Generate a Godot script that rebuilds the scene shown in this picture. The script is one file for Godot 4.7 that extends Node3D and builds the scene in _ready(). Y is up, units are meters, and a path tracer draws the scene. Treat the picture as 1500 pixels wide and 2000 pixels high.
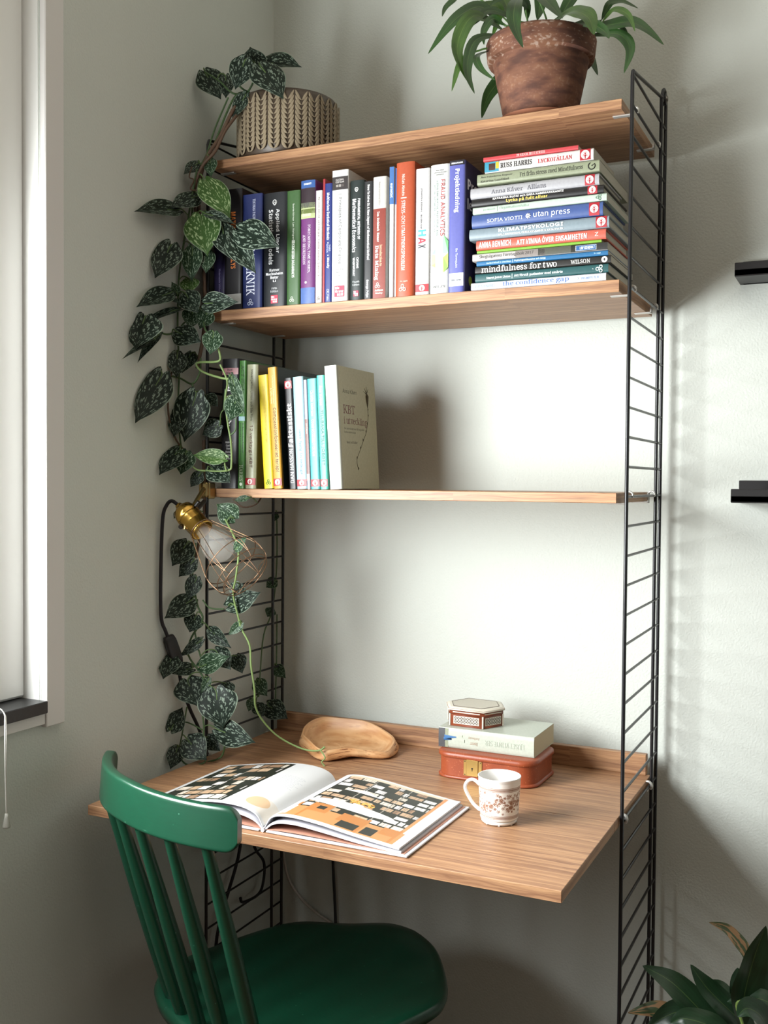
extends Node3D

const WALL_X := -0.042
const SHELF_TOPS := [1.8531, 1.5758, 1.2447]
const FRONT := 0.2925
const DESK := 0.74
var mats := {}
var fonts := {}
var rng := RandomNumberGenerator.new()
var tex := {}


# ---------- helpers ----------
func V(x: float, y: float, z: float) -> Vector3:
	return Vector3(x, y, z)


class Shape:
	var p := PackedVector3Array()
	var u := PackedVector2Array()
	var s := PackedInt32Array()
	var next_group := 1

	func tri(a: Vector3, b: Vector3, c: Vector3, ua := Vector2.ZERO, ub := Vector2.ZERO, uc := Vector2.ZERO, g := -1) -> void:
		p.append(a); p.append(b); p.append(c)
		u.append(ua); u.append(ub); u.append(uc)
		s.append(g)

	func face_uv(a: Vector3, n: Vector3) -> Vector2:
		var m := n.abs()
		if m.y >= m.x and m.y >= m.z:
			return Vector2(a.x, a.z)
		if m.z >= m.x:
			return Vector2(a.x, a.y)
		return Vector2(a.z, a.y)

	# corners anticlockwise as seen from outside
	func quad(a: Vector3, b: Vector3, c: Vector3, d: Vector3, g := -1) -> void:
		var n := (b - a).cross(c - a)
		tri(a, b, c, face_uv(a, n), face_uv(b, n), face_uv(c, n), g)
		tri(a, c, d, face_uv(a, n), face_uv(c, n), face_uv(d, n), g)

	func box(c: Vector3, size: Vector3, bev := 0.0) -> void:
		var h := size * 0.5
		var b: float = minf(bev, minf(h.x, minf(h.y, h.z)) * 0.9)
		var first := p.size()
		var i := h - Vector3.ONE * b
		for ax in 3:
			var e := [Vector3.RIGHT, Vector3.UP, Vector3.BACK]
			var n: Vector3 = e[ax]
			var t: Vector3 = e[(ax + 1) % 3]
			var w: Vector3 = e[(ax + 2) % 3]
			for sg in [1.0, -1.0]:
				var o: Vector3 = c + n * h[ax] * sg
				var tt: Vector3 = t * i[(ax + 1) % 3]
				var ww: Vector3 = w * i[(ax + 2) % 3] * sg
				quad(o - tt - ww, o + tt - ww, o + tt + ww, o - tt + ww)
			if b > 0.0:
				for s1 in [1.0, -1.0]:
					for s2 in [1.0, -1.0]:
						var f1: Vector3 = c + t * h[(ax + 1) % 3] * s1 + w * i[(ax + 2) % 3] * s2
						var f2: Vector3 = c + t * i[(ax + 1) % 3] * s1 + w * h[(ax + 2) % 3] * s2
						var l: Vector3 = n * i[ax] * s1 * s2
						quad(f1 - l, f1 + l, f2 + l, f2 - l)
		if b > 0.0:
			for sx in [1.0, -1.0]:
				for sy in [1.0, -1.0]:
					for sz in [1.0, -1.0]:
						var k := V3(sx, sy, sz)
						var pa: Vector3 = c + V3(h.x, i.y, i.z) * k
						var pb: Vector3 = c + V3(i.x, h.y, i.z) * k
						var pc: Vector3 = c + V3(i.x, i.y, h.z) * k
						if sx * sy * sz > 0:
							tri(pa, pb, pc, face_uv(pa, Vector3.UP), face_uv(pb, Vector3.UP), face_uv(pc, Vector3.UP))
						else:
							tri(pa, pc, pb, face_uv(pa, Vector3.UP), face_uv(pc, Vector3.UP), face_uv(pb, Vector3.UP))
		fix(first, c)

	func V3(x: float, y: float, z: float) -> Vector3:
		return Vector3(x, y, z)

	# turn every triangle added since «first» so that the shape is outside out
	func fix(first: int, about: Vector3) -> void:
		var vol := 0.0
		for k in range(first, p.size(), 3):
			vol += (p[k] - about).dot((p[k + 1] - about).cross(p[k + 2] - about))
		if vol < 0.0:
			for k in range(first, p.size(), 3):
				var q := p[k + 1]; p[k + 1] = p[k + 2]; p[k + 2] = q
				var r := u[k + 1]; u[k + 1] = u[k + 2]; u[k + 2] = r

	# rings of equally many points joined into a skin; sharp lists the rings where the surface breaks
	func loft(rings: Array, closed := true, cap0 := true, cap1 := true, sharp := [], fixit := true) -> void:
		var first := p.size()
		var g := next_group
		var n: int = rings[0].size()
		var m := n if closed else n - 1
		for i in rings.size() - 1:
			if i in sharp:
				g += 1
			var a: PackedVector3Array = rings[i]
			var b: PackedVector3Array = rings[i + 1]
			var v0 := float(i) / (rings.size() - 1)
			var v1 := float(i + 1) / (rings.size() - 1)
			for j in m:
				var k := (j + 1) % n
				var u0 := float(j) / m
				var u1 := float(j + 1) / m
				tri(a[j], a[k], b[k], Vector2(u0, v0), Vector2(u1, v0), Vector2(u1, v1), g)
				tri(a[j], b[k], b[j], Vector2(u0, v0), Vector2(u1, v1), Vector2(u0, v1), g)
		if closed:
			for e in 2:
				if [cap0, cap1][e]:
					g += 1
					var r: PackedVector3Array = rings[0] if e == 0 else rings[-1]
					var c := Vector3.ZERO
					for q in r:
						c += q
					c /= n
					for j in n:
						var k := (j + 1) % n
						if e == 0:
							tri(c, r[k], r[j], face_uv(c, Vector3.UP), face_uv(r[k], Vector3.UP), face_uv(r[j], Vector3.UP), g)
						else:
							tri(c, r[j], r[k], face_uv(c, Vector3.UP), face_uv(r[j], Vector3.UP), face_uv(r[k], Vector3.UP), g)
		next_group = g + 1
		if fixit:
			var mid := Vector3.ZERO
			for q in rings[0]:
				mid += q / n
			fix(first, mid)

	func lathe(profile: Array, segs: int, at := Vector3.ZERO, sharp := [], arc := TAU, basis := Basis.IDENTITY) -> void:
		var rings := []
		for q in profile:
			var r := PackedVector3Array()
			for j in segs:
				var a := arc * j / segs
				r.append(at + basis * Vector3(q.x * cos(a), q.y, -q.x * sin(a)))
			rings.append(r)
		loft(rings, true, profile[0].x > 1e-5, profile[-1].x > 1e-5, sharp)

	func tube(pts: Array, r, sides := 6, caps := true) -> void:
		var rings := []
		var up := Vector3.UP
		for i in pts.size():
			var t: Vector3 = (pts[mini(i + 1, pts.size() - 1)] - pts[maxi(i - 1, 0)]).normalized()
			if i == 0:
				up = Vector3.UP if absf(t.y) < 0.9 else Vector3.RIGHT
			up = (up - t * up.dot(t)).normalized()
			var w := t.cross(up)
			var rad: float = r[i] if r is Array else r
			var ring := PackedVector3Array()
			for j in sides:
				var a := TAU * j / sides
				ring.append(pts[i] + (up * cos(a) + w * sin(a)) * rad)
			rings.append(ring)
		loft(rings, true, caps, caps)

	# a closed outline in the plane y = 0 pushed up through levels [y, inset]
	func prism(outline: PackedVector3Array, levels: Array, at := Vector3.ZERO, sharp := []) -> void:
		var c := Vector3.ZERO
		for q in outline:
			c += q / outline.size()
		var rings := []
		for l in levels:
			var r := PackedVector3Array()
			for q in outline:
				var d := q - c
				var k: float = 1.0 - l[1] / maxf(d.length(), 1e-6)
				r.append(at + c + d * k + Vector3(0, l[0], 0))
			rings.append(r)
		loft(rings, true, true, true, sharp)

	func mesh() -> ArrayMesh:
		var st := SurfaceTool.new()
		st.begin(Mesh.PRIMITIVE_TRIANGLES)
		for t in s.size():
			st.set_smooth_group(s[t] if s[t] > 0 else -1)
			for k in [0, 2, 1]:
				st.set_uv(u[t * 3 + k])
				st.add_vertex(p[t * 3 + k])
		st.generate_normals()
		return st.commit()


func obj(called: String, sh, m: Material, parent: Node = self, label := "") -> MeshInstance3D:
	var o := MeshInstance3D.new()
	o.mesh = sh.mesh() if sh is Shape else sh
	o.material_override = m
	o.name = numbered(called) if parent == self else called
	if label:
		o.set_meta("label", label)
	parent.add_child(o, true)
	if parent != self:
		o.name = child_name(parent, o, called)
	return o


func child_name(parent: Node, o: Node, called: String) -> String:
	var key := "%d/%s" % [parent.get_instance_id(), called]
	used[key] = used.get(key, -1) + 1
	return called if used[key] == 0 else "%s_%03d" % [called, used[key]]


var used := {}


func numbered(called: String) -> String:
	used[called] = used.get(called, -1) + 1
	return called if used[called] == 0 else "%s_%03d" % [called, used[called]]


func thing(called: String, label: String, category: String, at := Vector3.ZERO, group := "") -> Node3D:
	var o := Node3D.new()
	o.name = numbered(called)
	add_child(o)
	o.position = at
	tag(o, label, category, group)
	return o


func tag(o: Node, label: String, category: String, group := "") -> void:
	o.set_meta("label", label)
	o.set_meta("category", category)
	if group:
		o.set_meta("group", group)


func structure(called: String, sh, m: Material, label := "", category := "") -> MeshInstance3D:
	var o := obj(called, sh, m)
	o.set_meta("kind", "structure")
	if label:
		tag(o, label, category)
	return o


func mat(hex: String, rough := 0.5, metal := 0.0) -> StandardMaterial3D:
	var key := "%s %.2f %.2f" % [hex, rough, metal]
	if not mats.has(key):
		var m := StandardMaterial3D.new()
		m.albedo_color = Color(hex)
		m.roughness = rough
		m.metallic = metal
		mats[key] = m
	return mats[key]


# printed or painted stock with a very faint unevenness
func stock(hex: String, rough := 0.45) -> StandardMaterial3D:
	var key := "stock %s %.2f" % [hex, rough]
	if not mats.has(key):
		var m: StandardMaterial3D = mat(hex, rough).duplicate()
		m.albedo_texture = tex.paper
		m.albedo_color = Color(hex) * 0.88
		m.albedo_color.a = 1.0
		m.uv1_triplanar = true
		m.uv1_scale = Vector3.ONE * 11.0
		mats[key] = m
	return mats[key]


func noise(freq: float, sd: int, oct := 4) -> FastNoiseLite:
	var n := FastNoiseLite.new()
	n.seed = sd
	n.frequency = freq
	n.fractal_octaves = oct
	n.noise_type = FastNoiseLite.TYPE_SIMPLEX_SMOOTH
	return n


func picture(w: int, h: int, f: Callable) -> ImageTexture:
	var im := Image.create_empty(w, h, false, Image.FORMAT_RGB8)
	for y in h:
		for x in w:
			im.set_pixel(x, y, f.call(x, y))
	return ImageTexture.create_from_image(im)


func textured(t: Texture2D, rough := 0.5, scale := Vector3.ONE) -> StandardMaterial3D:
	var m := StandardMaterial3D.new()
	m.albedo_texture = t
	m.roughness = rough
	m.uv1_scale = scale
	return m


func spline(pts: Array, steps := 6) -> Array:
	var out := []
	for i in pts.size() - 1:
		var a: Vector3 = pts[maxi(i - 1, 0)]
		var b: Vector3 = pts[i]
		var c: Vector3 = pts[i + 1]
		var d: Vector3 = pts[mini(i + 2, pts.size() - 1)]
		for k in steps:
			out.append(b.cubic_interpolate(c, a, d, float(k) / steps))
	out.append(pts[-1])
	return out


func round_rect(x0: float, z0: float, x1: float, z1: float, r: float, n := 6) -> PackedVector3Array:
	var out := PackedVector3Array()
	for q in [[x1 - r, z1 - r, 0.0], [x0 + r, z1 - r, PI / 2], [x0 + r, z0 + r, PI], [x1 - r, z0 + r, -PI / 2]]:
		for k in n + 1:
			var a: float = q[2] + PI / 2 * k / n
			out.append(V(q[0] + r * cos(a), 0, q[1] + r * sin(a)))
	return out


func font(key: String) -> Font:
	if not fonts.has(key):
		var f := SystemFont.new()
		f.font_names = PackedStringArray(["Droid Serif" if "s" in key else "Droid Sans"])
		f.font_weight = 700 if "b" in key else 400
		f.font_italic = "i" in key
		fonts[key] = f
	return fonts[key]


# lettering that fills a width and a height, centred on «at», reading along «along» with its tops towards «up»
func lettering(parent: Node, words: String, key: String, hex: String, at: Vector3, along: Vector3, up: Vector3, length: float, height: float, called := "lettering") -> void:
	var t := TextMesh.new()
	t.text = words
	t.font = font(key)
	t.font_size = 24
	t.pixel_size = 0.01
	t.depth = 0.01
	t.curve_step = 2.0
	var b := t.get_aabb()
	if b.size.x <= 0.0 or b.size.y <= 0.0:
		return
	var kx := length / b.size.x
	var ky := height / b.size.y
	var n := along.cross(up)
	var o := obj(called, t, mat(hex, 0.5), parent)
	var basis := Basis(along * kx, up * ky, n * 0.02)
	var c := b.get_center()
	o.transform = Transform3D(basis, at - basis * Vector3(c.x, c.y, 0.0))


# ---------- books ----------
# x runs across the spine, y up it, the spine lies in the plane z = 0 and the pages behind it
func make_book(label: String, w: float, h: float, d: float, hex: String, at: Vector3, turn: Vector3, marks: Array, hard := 0, group := "", pages := "d9d2c4", side := "") -> Node3D:
	var t := thing("book", label, "book", at, group)
	t.rotation = turn
	var cover := Shape.new()
	var edge := 0.0025 if hard else 0.0
	var thick := minf(0.0022 if hard else 0.0007, w * 0.2)
	var bulge := (0.0022 if hard == 2 else 0.0006) * minf(1.0, w / 0.02)
	# the outline of the cover seen from above: down one board, round the spine, up the other
	var out: Array[Vector2] = [Vector2(0, -d)]
	var inn: Array[Vector2] = [Vector2(thick, -d)]
	var rr := minf(0.0016, w * 0.25)
	out.append(Vector2(0, -rr - bulge)); inn.append(Vector2(thick, -rr - bulge - thick))
	var n := 8
	for k in n + 1:
		var q := float(k) / n
		var x := lerpf(rr * 0.25, w - rr * 0.25, q)
		var z := -bulge * pow(absf(2.0 * q - 1.0), 2.0)
		if k == 0 or k == n:
			z -= rr * 0.5
		out.append(Vector2(x, z)); inn.append(Vector2(clampf(x, thick, w - thick), z - thick))
	out.append(Vector2(w, -rr - bulge)); inn.append(Vector2(w - thick, -rr - bulge - thick))
	out.append(Vector2(w, -d)); inn.append(Vector2(w - thick, -d))
	var ring0 := PackedVector3Array(); var ring1 := PackedVector3Array()
	for q in out:
		ring0.append(V(q.x, 0, q.y)); ring1.append(V(q.x, h, q.y))
	for k in range(inn.size() - 1, -1, -1):
		ring0.append(V(inn[k].x, 0, inn[k].y)); ring1.append(V(inn[k].x, h, inn[k].y))
	var m := ring0.size()
	for k in m:
		var j := (k + 1) % m
		var smooth := k >= 1 and k <= n + 3
		cover.tri(ring0[k], ring1[j], ring0[j], Vector2(0, 0), Vector2(1, 1), Vector2(1, 0), 1 if smooth else -1)
		cover.tri(ring0[k], ring1[k], ring1[j], Vector2(0, 0), Vector2(0, 1), Vector2(1, 1), 1 if smooth else -1)
	for k in out.size() - 1:
		var a := m - 1 - k
		cover.tri(ring0[k], ring0[k + 1], ring0[a]); cover.tri(ring0[k + 1], ring0[a - 1], ring0[a])
		cover.tri(ring1[k], ring1[a], ring1[k + 1]); cover.tri(ring1[k + 1], ring1[a], ring1[a - 1])
	cover.fix(0, V(w / 2, h / 2, -d / 2))
	obj("cover", cover, stock(hex, 0.38), t)
	var block := Shape.new()
	block.box(V(w / 2, h / 2, -(d - edge) / 2 - bulge - thick), V(w - 2 * thick, h - 2 * edge - 0.0006, d - edge - bulge - 2 * thick), 0.0)
	obj("page_block", block, page_edges(pages), t)
	if side:
		var s := Shape.new()
		s.box(V(w + 0.0002, h / 2, -d / 2 - 0.003), V(0.0004, h, d - 0.006))
		obj("cover_print", s, stock(side, 0.4), t)
	for k in marks:
		mark(t, k, w, h, bulge)
	return t


func page_edges(hex: String) -> StandardMaterial3D:
	var key := "pages " + hex
	if not mats.has(key):
		var m: StandardMaterial3D = mat(hex, 0.85).duplicate()
		m.albedo_texture = tex.pages
		m.uv1_triplanar = true
		m.uv1_scale = Vector3.ONE * 20.0
		mats[key] = m
	return mats[key]


# a thin print that follows the bulge of the spine between two heights (fractions measured from the top)
func band(t: Node3D, w: float, h: float, bulge: float, f0: float, f1: float, hex: String, x0 := 0.0, x1 := 1.0, called := "spine_band", lift := 0.00015) -> void:
	var s := Shape.new()
	var low := PackedVector3Array(); var high := PackedVector3Array()
	for k in 9:
		var q := lerpf(maxf(x0, 0.03), minf(x1, 0.97), k / 8.0)
		var z := -bulge * pow(absf(2.0 * q - 1.0), 2.0) + lift
		low.append(V(q * w, h * (1.0 - f1), z)); high.append(V(q * w, h * (1.0 - f0), z))
	s.loft([low, high], false, false, false, [], false)
	obj(called, s, stock(hex, 0.4), t)


func disc(t: Node3D, at: Vector3, r: float, hex: String, n := Vector3.BACK, ry := 0.0, called := "emblem") -> void:
	var s := Shape.new()
	var a := n.cross(Vector3.UP).normalized() if absf(n.y) < 0.9 else Vector3.RIGHT
	var b := n.cross(a)
	var ring := PackedVector3Array(); var ring2 := PackedVector3Array()
	for k in 20:
		var q := TAU * k / 20
		var e := a * cos(q) * r + b * sin(q) * (ry if ry > 0.0 else r)
		ring.append(at + e); ring2.append(at + e + n * 0.0002)
	s.loft([ring, ring2], true, true, true, [0, 1])
	obj(called, s, mat(hex, 0.5), t)


func mark(t: Node3D, k: Array, w: float, h: float, bulge: float) -> void:
	var z := 0.0003
	match k[0]:
		"v", "u":   # words down / up the spine: text, font, colour, from, to, across, share of the width
			var down: bool = k[0] == "v"
			lettering(t, k[1], k[2], k[3], V(k[6] * w, h * (1.0 - (k[4] + k[5]) / 2.0), z), Vector3.DOWN if down else Vector3.UP, Vector3.RIGHT if down else Vector3.LEFT, (k[5] - k[4]) * h, k[7] * w)
		"h":        # upright words across the spine: text, font, colour, from, to, share of the width
			lettering(t, k[1], k[2], k[3], V(0.5 * w, h * (1.0 - (k[4] + k[5]) / 2.0), z), Vector3.RIGHT, Vector3.UP, k[6] * w, (k[5] - k[4]) * h)
		"b":        # colour, from, to, and how much of the width
			band(t, w, h, bulge, k[2], k[3], k[1], k[4] if k.size() > 4 else 0.0, k[5] if k.size() > 5 else 1.0)
		"tree":     # red label with a round white tree emblem; turned for spines that read sideways
			band(t, w, h, bulge, k[1], k[2], "b8202f", 0.0, 1.0, "publisher_label")
			var c := V(w * 0.5, h * (1.0 - (k[1] + k[2]) / 2.0), z)
			var r := minf(w * 0.4, (k[2] - k[1]) * h * 0.4)
			var up := Vector3.UP if not k.size() > 3 else Vector3.RIGHT
			var rt := Vector3.RIGHT if not k.size() > 3 else Vector3.DOWN
			disc(t, c - V(0, 0, 0.0001), r, "f4ece6")
			var s := Shape.new()
			for e in [[-0.55, 0.15, -0.05, -0.25], [0.55, 0.15, 0.05, -0.25], [-0.35, 0.6, 0.0, 0.0], [0.35, 0.6, 0.0, 0.0], [0.0, 0.75, 0.0, -0.95], [-0.75, -0.15, -0.1, -0.4], [0.75, -0.15, 0.1, -0.4]]:
				var a: Vector3 = c + (rt * e[0] + up * e[1]) * r + V(0, 0, 0.0002)
				var b: Vector3 = c + (rt * e[2] + up * e[3]) * r + V(0, 0, 0.0002)
				s.tube([a, b], [r * 0.05, r * (0.13 if e[0] == 0.0 else 0.08)], 4)
			obj("emblem", s, mat("b8202f", 0.5), t)
		"tri":      # three rounded lobes joined into a little triangle: position, across, size, colour
			var s := Shape.new()
			var c := V(k[2] * w, h * (1.0 - k[1]), z)
			for q in 3:
				var a := PI / 2 + TAU * q / 3
				var o: Vector3 = c + V(cos(a), sin(a), 0) * k[3] * 0.5
				var loop := []
				for j in 9:
					var b := TAU * j / 8
					loop.append(o + V(cos(b), sin(b), 0) * k[3] * 0.34)
				s.tube(loop, k[3] * 0.1, 4)
			obj("publisher_mark", s, mat(k[4], 0.5), t)
		"sq":       # red square with three lines of white words: position, size as a share of the width
			var s := Shape.new()
			var e: float = k[2] * w
			s.box(V(w * 0.5, h * (1.0 - k[1]), z), V(e, e, 0.0003))
			obj("publisher_mark", s, mat("c9304a", 0.5), t)
			var i := 0
			for word in ["Mc", "Graw", "Hill"]:
				lettering(t, word, "b", "f4f0ee", V(w * 0.5 + [-0.2, 0.0, 0.1][i] * e, h * (1.0 - k[1]) + e * (0.3 - 0.3 * i), z + 0.0003), Vector3.RIGHT, Vector3.UP, e * [0.45, 0.85, 0.6][i], e * 0.24)
				i += 1
		"globe":    # ring emblem: position, size share, colour
			var s := Shape.new()
			var c := V(0.5 * w, h * (1.0 - k[1]), z)
			for q in 3:
				var loop := []
				for j in 13:
					var b := TAU * j / 12
					loop.append(c + V(cos(b) * [1.0, 0.45, 0.6][q], sin(b) * [1.0, 1.0, 0.6][q] + [0.0, 0.0, -0.7][q], 0) * k[2] * w)
				s.tube(loop, k[2] * w * 0.13, 4)
			obj("emblem", s, mat(k[3], 0.5), t)
		"disc":     # position, across, radius, colour
			disc(t, V(k[2] * w, h * (1.0 - k[1]), z), k[3], k[4])
		"box":      # a printed panel: colour, from, to, across from, across to
			band(t, w, h, bulge, k[2], k[3], k[1], k[4], k[5], "spine_print", 0.00025)
		"disc2":
			disc(t, V(k[2] * w, h * (1.0 - k[1]), z + 0.0003), k[3], k[4], Vector3.BACK, k[3] * 0.6)
		"gring":
			var s := Shape.new()
			var loop := []
			for j in 11:
				var b := 0.5 + TAU * j / 13
				loop.append(V(k[2] * w + cos(b) * k[3], h * (1.0 - k[1]) + sin(b) * k[3], z))
			loop.append(V(k[2] * w, h * (1.0 - k[1]) , z))
			s.tube(loop, k[3] * 0.16, 4)
			obj("publisher_mark", s, mat(k[4], 0.5), t)
		"flower":
			var s := Shape.new()
			for j in 8:
				var b := TAU * j / 8
				var o := V(k[2] * w, h * (1.0 - k[1]), z)
				s.tube([o + V(cos(b), sin(b), 0) * k[3] * 0.25, o + V(cos(b), sin(b), 0) * k[3] * 0.7, o + V(cos(b), sin(b), 0) * k[3]], [k[3] * 0.12, k[3] * 0.22, k[3] * 0.05], 4)
			obj("flower_print", s, mat(k[4], 0.5), t)
		"facet":
			var c := {"a": Vector2(0.75, 0.552), "b": Vector2(0.97, 0.6), "c": Vector2(0.97, 0.69), "d": Vector2(0.72, 0.72), "e": Vector2(0.1, 0.78), "f": Vector2(0.75, 0.837), "g": Vector2(0.97, 0.8), "l": Vector2(0.1, 0.69)}
			for e in [["8fd098", "alc"], ["5cae62", "abc"], ["a9d6b0", "lcd"], ["d9dc8a", "lde"], ["b4d070", "edf"], ["93c455", "dcg"], ["7fb848", "dgf"]]:
				var s := Shape.new()
				var top := PackedVector3Array(); var low := PackedVector3Array()
				for ch in e[1]:
					var q: Vector2 = c[ch]
					top.append(V(q.x * w, h * (1.0 - q.y), z - bulge * 0.3)); low.append(top[-1] - V(0, 0, 0.0008))
				s.loft([low, top], true, true, true, [0, 1])
				obj("facet_print", s, mat(e[0], 0.45), t)


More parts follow.
